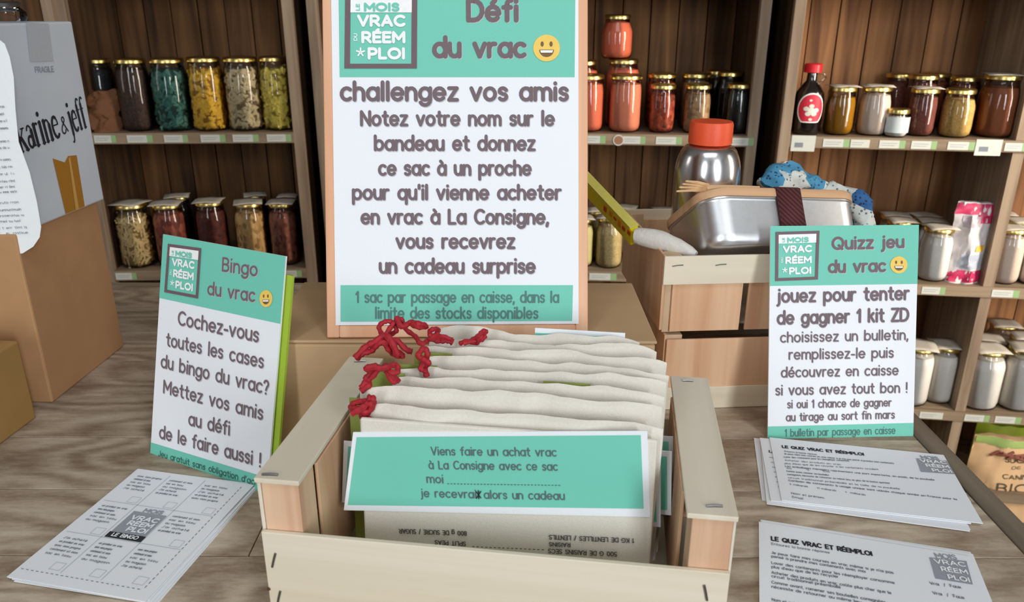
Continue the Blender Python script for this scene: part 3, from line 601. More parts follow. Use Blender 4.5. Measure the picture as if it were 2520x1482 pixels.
PINKB = mat('white_foil', 'd9d2d4', .35, speck=.1, speck_scale=60)
t, pt, W_, H_ = pouch('flour_bag', 'white and pink plastic bag beside the upright, middle right shelf', right, 2362, 496, 703, .05, 92, PINKB, thick=.055, seed=7, zbase=zRB, crumple=.010)
PK = mat('pink_print', 'c8305e', .4, speck=.1)
patch(t, pt, 'pink_band', .0, 1, .86, .99, PK); patch(t, pt, 'pink_band', .5, 1, .76, .86, PK); patch(t, pt, 'pink_band', 0, .95, .02, .17, PK); patch(t, pt, 'silver_patch', .15, .6, .70, .84, mat('silver_print', 'b8aab0', .3)); patch(t, pt, 'yellow_mark', .6, .78, .42, .49, mat('yellow_print', 'e0b040', .5)); patch(t, pt, 'window_patch', .2, .75, .2, .38, mat('bluish_print', 'b6bccb', .4))
SUG = mat('tan_sugar_paper', 'dfb88c', .6, speck=.05, speck_scale=30)
t, pt, W_, H_ = pouch('sugar_bag', 'tan paper bag of cane sugar with dark lettering, bottom right shelf', right, 2384, 1068, 1500, .06, 172, SUG, thick=.09, seed=11, zbase=zRD, crumple=.010)
DK = mat('olive_black_print', '4a4636', .6)
vv = lambda py: (right.hit(2440, py, .03).z - zRD) / H_
print_on(t, pt, 'SUCRE', .40, .76, vv(1135), .010, .0028, DK, W_, H_); print_on(t, pt, 'DE', .50, .60, vv(1150), .005, .0014, DK, W_, H_)
print_on(t, pt, 'CANNE', .40, .78, vv(1172), .008, .0022, DK, W_, H_); print_on(t, pt, 'BIO', .36, .76, vv(1203), .017, .0040, DK, W_, H_)
patch(t, pt, 'green_print', .02, .98, .93, 1.0, mat('leaf_green_print', '98b060', .6))
b = MB(); rr = random.Random(2)
for i in range(7):
    u = .2 + i * .075; v = .86 + rr.uniform(-.02, .02); p = [pt(u + q * .30, v + (q - .5) * rr.uniform(-.08, .08), -1) - Vector((0, .004 + i * .0006, 0)) for q in (0, .33, .66, 1)] if u + .3 < 1 else None
    if p: b.tube(p, .0035, mat('sugar_cane_brown', '8a4a38', .6), 6)
b.obj('cane_picture', t)
GRN = mat('lime_bag', '9db028', .5, speck=.15, speck_scale=30)
pouch('green_bag', 'lime green bag behind the tan sugar bag, bottom right shelf', right, 2395, 1040, 1400, .2, 150, GRN, thick=.07, seed=5, zbase=zRD)
pouch('green_bag', 'lime green bag left of the slanting upright, bottom right shelf', right, 2225, 1042, 1400, .17, 120, GRN, thick=.07, seed=9, zbase=zRD)
pouch('orange_bag', 'small orange-brown bag at the photo edge beside the sugar bag', right, 2512, 1175, 1400, .05, 84, mat('orange_foil', 'c07a30', .5), thick=.06, seed=13, zbase=zRD)

# ------------------------------------------------------------------ cartons on the left
def carton(name, label, px_near, px_far, h, wdt, m, extra=0, z=T, side=-1):
    n_ = on_z(px_near[0], px_near[1], z); f_ = on_z(px_far[0], px_far[1], z); d = f_ - n_; Ln = d.length; yaw = math.atan2(-d.x, d.y)
    t = thing(name, label, 'box', n_, yaw); b = MB(); b.box(-wdt, 0, 0, Ln, 0, h, m); b.obj('box_body', t, bevel=.002, smooth=False); return t, Ln
c1, L1 = carton('cardboard_carton', 'large brown cardboard box on the counter under the white carton', (130, 992), (305, 852), .188, .28, CARD)
b = MB(); b.box(-.1405, -.1395, -.0006, L1 + .0006, .10, .1885, mat('carton_seam', '7d5f42', .8)); b.obj('seam', c1, smooth=False)
GREYB = mat('white_carton', 'cdd4de', .75, speck=.03, speck_scale=20)
pn = on_z(75, 566, T + .189); pf = on_z(257, 491, T + .189)
c2, L2 = carton('white_carton', 'grey-white cardboard carton with black serif lettering stacked on the brown box', (75, 566), (257, 491), .197, .26, GREYB, z=T + .189)
# near side face frame: right face, x right = away
fr = Frame(c2.matrix_world.translation if False else pn, (pf - pn), (0, 0, 1))
LM = Matrix.Translation((0.0008, 0, 0)) @ Matrix.Rotation(math.pi / 2, 4, 'Z')
def on_face(b, name, parent): o = b.obj(name, None, smooth=False); o.parent = parent; o.matrix_local = LM; return o
S_ = {  # serif letters, (relative weight, points)
 'k': (.95, [(1.5, L(.12, 0, .12, 1.5)), (.5, L(-.05, 1.5, .12, 1.5)), (.5, L(-.05, 0, .3, 0)), (.6, L(.75, .95, .2, .42)), (1.4, L(.38, .58, .8, 0)), (.5, L(.55, .95, .9, .95)), (.5, L(.6, 0, .98, 0))]),
 'a': (.75, [(.7, A(.35, .72, .25, .26, 160, 0)), (1.5, L(.6, .74, .6, .1)), (.5, L(.6, .05, .78, .05)), (1.0, A(.3, .27, .26, .25, 60, 350)), (.6, L(.4, .5, .6, .58))]),
 'r': (.6, [(1.5, L(.15, 0, .15, .95)), (.5, L(0, .95, .15, .95)), (.5, L(0, 0, .35, 0)), (.9, A(.4, .68, .24, .28, 170, 60))]),
 'i': (.4, [(1.5, L(.18, 0, .18, .95)), (.5, L(0, .95, .18, .95)), (.5, L(0, 0, .36, 0)), (1.6, L(.18, 1.3, .18, 1.33))]),
 'n': (.95, [(1.5, L(.15, 0, .15, .95)), (.5, L(0, .95, .15, .95)), (.5, L(0, 0, .32, 0)), (.8, A(.45, .65, .28, .3, 170, 30)), (1.5, L(.72, .7, .72, 0)), (.5, L(.55, 0, .9, 0))]),
 'e': (.8, [(1.2, A(.4, .48, .37, .48, 60, 310)), (.7, A(.4, .62, .33, .34, 110, 0)), (.5, L(.05, .58, .74, .58))]),
 '&': (.9, [(.8, L(.85, .1, .3, .75) + A(.42, .85, .16, .16, 190, -30) + L(.15, .42) + A(.32, .22, .25, .22, 130, 360))]),
 'j': (.35, [(1.4, L(.2, .95, .2, -.1)), (.8, A(0, -.1, .2, .35, 0, -110)), (.5, L(.02, .95, .2, .95)), (1.6, L(.2, 1.3, .2, 1.33))]),
 'f': (.55, [(1.4, L(.2, 0, .2, 1.15)), (.8, A(.42, 1.15, .22, .3, 180, 50)), (.5, L(0, .92, .45, .92)), (.5, L(.05, 0, .4, 0))]),
}
def fuv(px, py): return fr.uv(px, py)
b = MB(); write(b, 'karine', fuv(51, 375), fuv(149, 335), .0225, .0028, BLACK, .0, .12, font=S_)
write(b, '&', fuv(152, 330), fuv(168, 326), .017, .0021, BLACK, .0, .12, font=S_); write(b, 'jeff', fuv(176, 327), fuv(214, 311), .0225, .0026, BLACK, .0, .12, font=S_); on_face(b, 'lettering', c2)
b = MB(); write(b, 'FRAGILE', fuv(86, 178), fuv(131, 176), .0035, .0011, LOGOGREY, 0, .3); on_face(b, 'faint_lettering', c2)
b = MB(); tp = [fuv(*p) for p in ((128, 390), (158, 400), (166, 384), (187, 382), (207, 508), (160, 527))]; b.add([(p[0], 0, p[1]) for p in tp], [(0, 1, 5), (1, 4, 5), (1, 2, 3, 4)], mat('brown_tape', 'b07a2c', .35, coat=.4)); on_face(b, 'packing_tape', c2)
b = MB(); tp = [fuv(*p) for p in ((166, 390), (170, 385), (192, 515), (184, 518))]; quad(b, tp, .0004, mat('tape_highlight', 'd0a35c', .4)); on_face(b, 'tape_fold_highlight', c2)  # highlight along the tape fold, painted as a paler strip
b = MB(); tp = [fuv(*p) for p in ((62, 56), (118, 58), (130, 150), (72, 152))]; quad(b, tp, .0001, mat('clear_tape', 'bdc2ca', .25)); on_face(b, 'clear_tape', c2)
# small box and papers, lower left
c3, L3 = carton('small_cardboard_box', 'small ochre cardboard box at the lower left edge of the counter', (-60, 1140), (90, 1028), .0875, .2, mat('ochre_cardboard', 'a9834c', .8, speck=.04, speck_scale=40))
for i, (zz, dy) in enumerate(((.0875, 0), (.0975, .012))):
    b = MB(); b.box(-.16, .0 - .006 * i, .02, L3 - .012 * (i + 1), 0, .0085, PAPER); P = Vector(c3.location) + Vector((-.012, .0, zz)); o = b.obj('paper_pad', None, bevel=.001, loc=P); o.rotation_euler.z = c3.rotation_euler.z + (.02, .06)[i]
    tag(o, ['lower white pad of papers lying on the small ochre box', 'upper white pad of papers on top of the pile on the ochre box'][i], 'paper', 'paper pads on the small box')
# glass thing on top of the carton
P = Vector((-.514, .85, T + .3862)); t = thing('glass_jar', 'small clear glass jar on top of the white carton, top left corner', 'jar', P)
b = MB(); b.lathe([(0, .001), (.017, .001), (.019, .004), (.019, .010), (.014, .014), (.014, .017)], GLASS, 20); b.obj('glass', t)
b = MB(); b.lathe([(.015, .0145), (.016, .018), (.013, .020), (0, .020)], STAPLE, 20); b.obj('lid', t)

# white leaflet with rounded corners, standing near the camera at the left edge
Yl = .757
PA = on_y(98, 590, Yl); 
b = MB(); cm = mat('leaflet_card', 'f2f5f7', .45, speck=.01)
edge_px = [(-160, 640), (20, 628), (55, 624), (80, 608), (95, 585), (98, 560), (88, 500), (70, 425), (43, 350), (35, 270), (30, 190), (20, 140), (8, 108), (-12, 92), (-160, 70)]
fl = lean_frame(PA.x, Yl, T, .0, math.radians(89.0))
pts = [fl.uv(*p) for p in edge_px]
t = thing('leaflet', 'white card leaflet with rounded corners and small print at the left edge', 'leaflet', M=fl.M)
zz_ = min(p[1] for p in pts)
def bend(b):
    for i, (x, y, z) in enumerate(b.v): b.v[i] = (x, y - .35 * max(0, z - zz_) ** 2 * 0 + .25 * max(0, x + .04) ** 1.5, z)
n = len(pts); rows = []
vs = [(p[0], 0, p[1]) for p in pts]; inner = [(min(-.06, p[0] - .002), 0, p[1]) for p in pts]
b.add(vs + inner, [(i, i + 1, n + i + 1, n + i) for i in range(n - 1) if True], cm); bend(b); o = b.obj('card', t, smooth=False); md = o.modifiers.new('thick', 'SOLIDIFY'); md.thickness = .0008
b = MB(); rr = random.Random(8)
ends = [(265, 10), (283, 12), (300, 16), (318, 19), (350, 22), (366, 22), (395, 26), (413, 30), (430, 34), (448, 36), (462, 40), (474, 42), (500, 50), (518, 52), (532, 58), (546, 50), (562, 66), (575, 68)]
for (py, xe) in ends:
    a = fl.uv(-60, py + 4); c = fl.uv(xe, py); write(b, ''.join(rr.choice('nuoiemrs  tl') for _ in range(26)), a, c, .0017, .0004, GREYINK, .0008, small=True)
bend(b); b.obj('small_print', t, smooth=False)

# ------------------------------------------------------------------ central carton
bx0, bx1, byf, byb, bh = None, None, .619, .80, .130
P0 = on_z(700, 864, T + bh); P1 = on_z(1628, 872, T + bh); Q1 = on_z(1562, 700, T + bh); Q0 = on_z(742, 692, T + bh)
t = thing('cardboard_box', 'long low kraft cardboard box carrying the tall framed sign', 'box', (0, 0, T)); b = MB()
x0, x1 = -.218, P1.x; y0 = .631; y1 = (Q1.y + Q0.y) / 2
KB = mat('kraft_box', 'c8a67e', .75, speck=.035, speck_scale=30)
b.box(x0, x1, y0, y1, 0, bh - .003, KB); b.obj('box_body', t, bevel=.003, smooth=False)
b = MB(); b.box(x0 - .001, x1 + .001, y0 - .001, y1 + .001, bh - .0028, bh, KB); b.obj('lid_flap', t, bevel=.001, smooth=False)

# ------------------------------------------------------------------ signs
def logo(fr, t, TL, TR, BR, BL, top=0, frame=True, bw=.09, colf=None, teal=TEAL):
    p = [fr.uv(*q) for q in (TL, TR, BR, BL)]
    def uv(u, v): return p[3] * (1 - u) * (1 - v) + p[2] * u * (1 - v) + p[1] * u * v + p[0] * (1 - u) * v
    W_ = (p[2] - p[3]).length; b = MB(); fm = mat('logo_frame_print', '6f5a60', .6); w = bw; h = bw * .85
    for q in (((0, 0), (1, 0), (1, h), (0, h)), ((0, 1 - h), (1, 1 - h), (1, 1), (0, 1)), ((0, h), (w, h), (w, 1 - h), (0, 1 - h)), ((1 - w, h), (1, h), (1, 1 - h), (1 - w, 1 - h))):
        quad(b, [uv(*k) for k in q], .0009, fm)
    b.obj('logo_frame', t, smooth=False)
    b = MB(); quad(b, [uv(*k) for k in ((w, .76), (1 - w, .76), (1 - w, 1 - h), (w, 1 - h))], .0009, WHT)
    xh = W_ * .088; wt = W_ * .042
    for s, u0, u1, v in (('VRAC', .19, .82, .585), ('RÉEM', .25, .82, .36), ('PLOI', .34, .82, .14)): write(b, s, uv(u0, v), uv(u1, v), xh, wt, WHT, .0009, .42)
    c = uv(.22, .22)
    for i in range(5):
        a = i * 1.257 + .3; ribbon(b, [c + Vector((math.cos(a), math.sin(a))) * W_ * .015, c + Vector((math.cos(a), math.sin(a))) * W_ * .055], W_ * .022, .0009 + i * .00003, WHT)
    write(b, 'DU', uv(.17, .38), uv(.17, .47), W_ * .03, W_ * .01, WHT, .0009); b.obj('logo_white_letters', t, smooth=False)
    b = MB(); write(b, 'MOIS', uv(.28, .785), uv(.74, .785), xh * .72, wt * .8, teal, .0013, .42); write(b, 'LE', uv(.2, .79), uv(.2, .87), W_ * .03, W_ * .012, teal, .0013); b.obj('logo_teal_letters', t, smooth=False)
def smiley(fr, t, cx, cy, rx, ry=None, ang=0):
    c = fr.uv(cx, cy); e = fr.uv(cx + rx, cy) - c; f = fr.uv(cx, cy - (ry or rx)) - c; b = MB(); n = 32
    def P(u, v): return c + e * u + f * v
    quad(b, [P(math.cos(2 * math.pi * i / n), math.sin(2 * math.pi * i / n)) for i in range(n)], .0008, YEL)
    for s in (-1, 1): quad(b, [P(s * .33 + .12 * math.cos(2 * math.pi * i / 14), .3 + .2 * math.sin(2 * math.pi * i / 14)) for i in range(14)], .0010, EMO)
    quad(b, [P(.55 * math.cos(math.pi + math.pi * i / 14), -.12 + .55 * math.sin(math.pi + math.pi * i / 14)) for i in range(15)], .0010, EMO)
    quad(b, [P(-.48, -.17), P(-.42, -.35), P(.42, -.35), P(.48, -.17)], .0012, WHT)
    b.obj('smiley', t, smooth=False)

# tall framed sign
pl = on_z(806, 831, T + bh + .001); pr = on_z(1446, 827, T + bh + .001); yaw = math.atan2(pr.y - pl.y, pr.x - pl.x)
big = lean_frame((pl.x + pr.x) / 2, (pl.y + pr.y) / 2, T + bh + .001, yaw, math.radians(72)); Hs = .335; Ws = (pr - pl).length
t = thing('framed_sign', 'tall white and teal poster in a peach wooden frame standing on the kraft box', 'sign', M=big.M)
PEACH = wood('peach_frame', 'e6ab86', 'f3c4a2', 'z', 1.2, .6, .02); b = MB(); hw = Ws / 2
lt = big.uv(804, 2)[0]; rt = big.uv(1456, 2)[0]; fw = (big.uv(836, 400)[0] - big.uv(805, 400)[0])
b.box(-hw + fw, hw - fw, 0, .004, fw, Hs - fw, mat('sign_back', 'b58a64', .8)); b.obj('back_board', t, smooth=False)
for nm, bb in (('side', (-hw, -hw + fw, 0, Hs)), ('side', (hw - fw, hw, 0, Hs)), ('rail', (-hw + fw, hw - fw, 0, fw)), ('rail', (-hw + fw, hw - fw, Hs - fw, Hs))):
    b = MB(); b.box(bb[0], bb[1], -.0025, .012, bb[2], bb[3], PEACH); b.obj('frame_' + nm, t, bevel=.0012, smooth=False)
b = MB(); qa = [big.uv(*p) for p in ((831, 800), (1420, 797))]; pw0, pw1, pz0 = qa[0][0] + .001, qa[1][0] - .001, qa[0][1]
b.box(pw0 - .002, pw1 + .002, -.0035, -.0003, pz0, Hs - fw * .5, SIGNP); b.obj('paper', t, smooth=False)
lift0 = .0036
class Lift(Frame): pass
def lift_frame(f, l): g = Frame(f.O + f.n * l, f.a, f.v); return g
bigp = lift_frame(big, .0036)
def shifted(t, f, l):   # an invisible offset is baked by building parts relative to the thing at local y=-l
    return None
def bands(fr, t, rows, lift=.0002):
    for nm, pts, m in rows:
        b = MB(); quad(b, pts, lift, m); b.obj(nm, t, smooth=False)
# children of the poster are modelled in the poster's own plane
def child_root_y(t, l):
    for ch in [o for o in bpy.data.objects if o.parent == t and o.name.split('.')[0] in ('lettering', 'header_band', 'footer_band', 'smiley', 'logo_frame', 'logo_white_letters', 'logo_teal_letters', 'footer_lettering', 'scribble', 'black_block', 'cell_lines')]: ch.location.y -= l
u = bigp.uv
bands(bigp, t, [('header_band', [u(836, 190), u(1414, 190), (u(1414, 190)[0] + .001, Hs - fw), (u(836, 190)[0], Hs - fw)], TEAL), ('footer_band', [u(838, 792), u(1408, 790), u(1410, 702), u(838, 702)], TEAL)])
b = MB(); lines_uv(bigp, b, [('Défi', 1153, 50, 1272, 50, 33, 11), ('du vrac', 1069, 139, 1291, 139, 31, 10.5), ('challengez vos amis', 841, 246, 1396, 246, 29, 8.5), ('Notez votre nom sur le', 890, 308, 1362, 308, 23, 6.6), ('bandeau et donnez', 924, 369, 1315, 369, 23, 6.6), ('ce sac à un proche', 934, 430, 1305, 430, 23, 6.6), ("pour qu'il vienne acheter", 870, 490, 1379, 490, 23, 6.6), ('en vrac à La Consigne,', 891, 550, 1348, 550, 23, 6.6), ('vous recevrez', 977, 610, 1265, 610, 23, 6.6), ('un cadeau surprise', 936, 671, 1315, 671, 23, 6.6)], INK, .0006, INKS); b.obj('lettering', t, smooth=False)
b = MB(); lines_uv(bigp, b, [('1 sac par passage en caisse, dans la', 877, 744, 1374, 744, 18, 4.8), ('limite des stocks disponibles', 925, 783, 1323, 783, 18, 4.8)], INKT); b.obj('footer_lettering', t, smooth=False)
logo(bigp, t, (850, -12), (1027, -12), (1026, 169), (848, 169), bw=.075); smiley(bigp, t, 1345, 119, 33, 33); child_root_y(t, .0036)
# easel strut behind the sign
b = MB(); v = big; P = Vector((0, .012, .22)); Pw = big.M @ P; foot = Vector((Pw.x, Pw.y + .045, T + bh)); lo = big.M.inverted() @ foot
b.tube([P, lo], .004, PEACH, 8); b.obj('easel_strut', t)

# quiz sign, fitted A5
def easel_card(fr, t, w, h, m, th=.0018):
    b = MB(); b.box(-w / 2, w / 2, 0, th, 0, h, m); b.obj('card', t, smooth=False)
qz = lean_frame(.329, .691, T, .043, 1.283); t = thing('quiz_sign', 'small white and teal quiz card leaning upright at the right end of the counter', 'sign', M=qz.M)
easel_card(qz, t, .148, .211, SIGNP); u = qz.uv; w = .074; z = lambda px, py: u(px, py)[1]
bands(qz, t, [('header_band', [(-w, z(1893, 704)), (w, z(2250, 699)), (w, .211), (-w, .211)], TEAL), ('footer_band', [(-w, 0), (w, 0), (w, z(2246, 1041)), (-w, z(1890, 1050))], TEAL)])
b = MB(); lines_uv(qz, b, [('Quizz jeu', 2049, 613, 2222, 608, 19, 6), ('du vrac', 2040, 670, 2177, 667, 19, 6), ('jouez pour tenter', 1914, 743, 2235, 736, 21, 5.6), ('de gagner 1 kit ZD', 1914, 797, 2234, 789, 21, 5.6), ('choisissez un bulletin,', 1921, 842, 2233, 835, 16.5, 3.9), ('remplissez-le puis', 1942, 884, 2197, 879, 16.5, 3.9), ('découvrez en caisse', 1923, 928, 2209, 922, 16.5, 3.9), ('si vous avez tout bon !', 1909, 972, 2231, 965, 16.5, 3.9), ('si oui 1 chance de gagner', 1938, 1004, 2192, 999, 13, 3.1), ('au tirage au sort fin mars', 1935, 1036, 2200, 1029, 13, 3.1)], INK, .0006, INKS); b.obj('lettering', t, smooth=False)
b = MB(); lines_uv(qz, b, [('1 bulletin par passage en caisse', 1932, 1074, 2202, 1067, 12, 2.6)], INKT); b.obj('footer_lettering', t, smooth=False)
logo(qz, t, (1908, 571), (2016, 568), (2012, 688), (1907, 692), bw=.07); smiley(qz, t, 2211, 652, 21, 21)
b = MB(); b.prism([(-.03, 0), (.03, 0), (.02, .12), (-.02, .12)], .0019, .0031, CARD); o = b.obj('card_strut', t, smooth=False); o.location = (0, 0, 0)
Pq = qz.M.inverted() @ Vector((0.329, .76, T)); b = MB(); b.add([(-.02, .003, .12), (.02, .003, .12), (.03, Pq.y, Pq.z + .0005), (-.03, Pq.y, Pq.z + .0005)], [(0, 1, 2, 3)], CARD); o2 = b.obj('card_strut', t, smooth=False); o2.modifiers.new('s', 'SOLIDIFY').thickness = .001; bpy.data.objects.remove(o)

# bingo sign
bg_ = lean_frame(-.281, .624, T, -.475, 1.319); t = thing('bingo_sign', 'small white and teal bingo card leaning at an angle left of the front crate', 'sign', M=bg_.M)
easel_card(bg_, t, .148, .211, SIGNP); u = bg_.uv
bands(bg_, t, [('header_band', [(-w, z(395, 734) if False else u(395, 734)[1]), (w, u(689, 797)[1]), (w, .211), (-w, .211)], TEAL), ('footer_band', [(-w, 0), (w, 0), (w, u(622, 1164)[1]), (-w, u(372, 1089)[1])], TEAL)])
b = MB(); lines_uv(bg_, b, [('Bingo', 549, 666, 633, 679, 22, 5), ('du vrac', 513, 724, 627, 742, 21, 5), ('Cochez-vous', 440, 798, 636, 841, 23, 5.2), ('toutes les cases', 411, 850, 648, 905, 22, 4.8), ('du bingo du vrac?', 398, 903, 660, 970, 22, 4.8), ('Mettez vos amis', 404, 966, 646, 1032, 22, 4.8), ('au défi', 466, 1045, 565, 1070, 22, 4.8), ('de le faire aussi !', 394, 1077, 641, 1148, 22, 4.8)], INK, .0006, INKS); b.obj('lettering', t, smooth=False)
b = MB(); lines_uv(bg_, b, [("Jeu gratuit sans obligation d'achat", 391, 1122, 652, 1200, 10, 2.4)], mat('dark_teal_ink', '3c6a62', .7)); b.obj('footer_lettering', t, smooth=False)
logo(bg_, t, (415, 600), (497, 611), (489, 735), (406, 719), bw=.07); smiley(bg_, t, 656, 735, 16, 21)
gb = bg_.M @ Matrix.Translation((.002, .004, 0)); tg = thing('green_card', 'lime green card standing just behind the bingo sign', 'card', M=gb)
b = MB(); b.box(-.068, .0775, 0, .0025, 0, .195, mat('lime_card', 'a8c43c', .5)); b.obj('card_panel', tg, smooth=False)
b = MB(); Pq = gb.inverted() @ (bg_.M @ Vector((0, 0, 0)) + Vector((.45 * .075, .0, 0)) + Vector((.03, .075, 0))); b.tube([(0, .003, .13), (0, Pq.y, Pq.z + .001)], .003, mat('lime_card', 'a8c43c', .5), 6); b.obj('card_strut', tg)

# ------------------------------------------------------------------ front crate
KX, KY, KW, KD, KZ, KYAW = -.015, .413, .301, .187, .120, -.133
kM = Matrix.Translation((KX, KY, T)) @ Matrix.Rotation(KYAW, 4, 'Z')
cr = thing('wooden_crate', 'front pale poplar crate full of cotton bags, stapled corners', 'crate', M=kM)
hw = KW / 2; rw = .029; fh = .0805; tp = .0035
def cbox(name, bb, m, bev=.0006, label=None, par=None):
    b = MB(); b.box(*bb, m); return b.obj(name, par or cr, bevel=bev, smooth=False, label=label)
pieces = {}
for s in (-1, 1):
    xa, xb = (-hw, -hw + rw) if s < 0 else (hw - rw, hw)
    pieces[s] = cbox('rail_cap', (xa - .0005, xb + .0005, -.001, KD + .001, KZ - tp, KZ), PLYY)
    for (ya, yb) in ((.001, .027), (KD - .027, KD - .001)): cbox('corner_post', (xa + .003, xb - .001, ya, yb, .0005, KZ - tp - .0003), ENDW)
    cbox('side_panel', ((xa, xa + .0025) if s < 0 else (xb - .0025, xb)) + (.001, KD - .001, .012, KZ - tp - .0003), PLYY)
    cbox('inner_side_panel', ((xb - .0008, xb + .0015) if s < 0 else (xa - .0015, xa + .0008)) + (.028, KD - .028, .02, KZ - tp - .001), PLYO)  # browner ply puts the shade inside the crate into the colour
fp = cbox('front_panel', (-hw + .001, hw - .001, -.0032, .0004, .008, fh), PLYW)
cbox('back_panel', (-hw + .001, hw - .001, KD - .0004, KD + .0032, .008, fh), PLYW)
cbox('bottom_board', (-hw + .003, hw - .003, .0275, KD - .0275, .0005, .0045), PLYW)
def staple(par, p0, p1, r=.0008):
    b = MB(); b.tube([p0, Vector(p0).lerp(Vector(p1), .5) + Vector((0, 0, .0004)), p1], r, STAPLE, 6); b.obj('staple', par)
inv = kM.inverted()
def crate_front(px, py): return inv @ on_plane(px, py, kM @ Vector((0, -.0036, 0)), (kM.to_3x3() @ Vector((0, 1, 0))))
for a, c in (((678, 1362), (670, 1396)), ((690, 1455), (684, 1482)), ((1733, 1440), (1740, 1478))): staple(fp, crate_front(*a), crate_front(*c))
for s, pxs in ((-1, [((645, 1168), (684, 1169)), ((872, 890), (900, 889))]), (1, [((1738, 1246), (1778, 1246)), ((1680, 937), (1706, 938))])):
    for a, c in pxs: staple(pieces[s], inv @ on_z(a[0], a[1], T + KZ + .0005), inv @ on_z(c[0], c[1], T + KZ + .0005), .0010)
b = MB(); P = crate_front(661, 1450); b.lathe([(0, 0), (.0014, 0), (0, .0003)], mat('knot', '5a3a20', .8), 10); o = b.obj('knot', fp); o.location = P; o.rotation_euler.x = math.pi / 2

# cotton bags
COT = mat('unbleached_cotton', 'e0d9cd', .9, speck=.03, speck_scale=500, bump=.3, bump_scale=900); REDC = mat('red_cord', 'a81a28', .7, speck=.2, speck_scale=300, bump=.6, bump_scale=500)
OLIVE = mat('olive_green_tag', '93a04a', .6)
BW = .2105
def cotton_bag(i, y, xo, h, w, label, lean=.10, yawo=0., thick=.0065):
    M = kM @ Matrix.Translation((xo, y, .0045)) @ Matrix.Rotation(yawo, 4, 'Z') @ Matrix.Rotation(-lean, 4, 'X')
    t = thing('cotton_bag', label, 'bag', M=M, group='cotton bags filed in the front crate'); b = MB(); nx, nz = 34, 24
    def pt(u, v, s):
        e = max(0, 1 - abs(2 * u - 1) ** 6) ** .5; tt = thick * e * (1 - .35 * v) * (1 if v < .97 else .6)
        if .90 < v < .93: tt *= .82
        wv = .003 * noise.noise(Vector((u * 3.5 + i * 5, v * 2.0, i))) + .0014 * noise.noise(Vector((u * 11 + i * 5, v * 4, i))) + .0008 * noise.noise(Vector((u * 26, v * 9 + s, i)))
        if v > .8: wv += .006 * (v - .8) / .2 * noise.noise(Vector((u * 6 + i * 3, i, 0)))
        return Vector(((u - .5) * w * (1 - .012 * math.sin(v * 5 + i)), s * tt + wv, v * h + ((.0045 * noise.noise(Vector((u * 3 + i * 7, 0, i))) + .0015 * noise.noise(Vector((u * 12, 3, i)))) * (1 if i else .4) - .004 * (abs(2 * u - 1) ** 8)) * v))
    for s in (-1, 1):
        vs = [pt(a / nx, c / nz, s) for c in range(nz + 1) for a in range(nx + 1)]
        fs = [(c * (nx + 1) + a, c * (nx + 1) + a + 1, (c + 1) * (nx + 1) + a + 1, (c + 1) * (nx + 1) + a) for c in range(nz) for a in range(nx)]
        b.add(vs, fs if s < 0 else [tuple(reversed(f)) for f in fs], COT)
    n = nx; vs = []
    for a in range(n + 1): p, q = pt(a / n, 1, -1), pt(a / n, 1, 1); vs += [p, (p + q) / 2 + Vector((0, 0, .0025)), q]
    b.add(vs, [f for a in range(n) for f in ((3 * a, 3 * a + 3, 3 * a + 4, 3 * a + 1), (3 * a + 1, 3 * a + 4, 3 * a + 5, 3 * a + 2))], COT)
    for uu in (0, 1):
        vs = []
        for c in range(nz + 1): vs += [pt(uu, c / nz, -1), pt(uu, c / nz, 1)]
        b.add(vs, [(2 * c, 2 * c + 1, 2 * c + 3, 2 * c + 2) for c in range(nz)], COT)
    b.obj('cloth', t, ang=80)
    return t, M, pt
def cord(parent, M, pts_px, Yf, r=.0016, seed=1):
    """pts_px: pixel path; depth given by plane through Yf"""
    rr = random.Random(seed); P = [M.inverted() @ (on_y(px, py, Yf) + Vector((0, rr.uniform(-.004, .004), 0))) for px, py in pts_px]
    out = []
    for i in range(len(P) - 1):
        p0 = P[max(i - 1, 0)]; p1 = P[i]; p2 = P[i + 1]; p3 = P[min(i + 2, len(P) - 1)]
        for s in range(5):
            q = s / 5; out.append(.5 * ((2 * p1) + (p2 - p0) * q + (2 * p0 - 5 * p1 + 4 * p2 - p3) * q * q + (3 * p1 - p0 - 3 * p2 + p3) * q ** 3))
    out.append(P[-1]); b = MB(); b.tube(out, r, REDC, 7, [1 + .15 * math.sin(k * 1.9) for k in range(len(out))]); b.obj('drawstring', parent)
bags = []
spec = [(0.052, .004, .138, .206, 'front cotton bag, its teal and white paper band facing the viewer'),
        (.067, .002, .145, .211, 'cotton bag directly behind the front banded bag'),
        (.083, .012, .146, .197, 'third cotton bag, an olive strip showing above its hem'),
        (.098, .014, .1475, .199, 'fourth cotton bag, flat pale hem in the middle of the row'),
        (.113, .021, .1485, .187, 'fifth cotton bag, knotted red cord at its left corner'),
        (.128, .019, .150, .188, 'sixth cotton bag with wrinkled hem near the back'),
        (.142, .018, .151, .176, 'seventh cotton bag, puffy bunched top near the tall sign'),
        (.156, .010, .153, .166, 'rearmost cotton bag, just under the tall sign')]
for i, (y, xo, h, w, lb) in enumerate(spec):
    bags.append(cotton_bag(i, y, xo, h, w, lb, lean=.07 + .003 * i, yawo=(0, .01, -.015, .02, -.02, .0, .03, -.01)[i]))
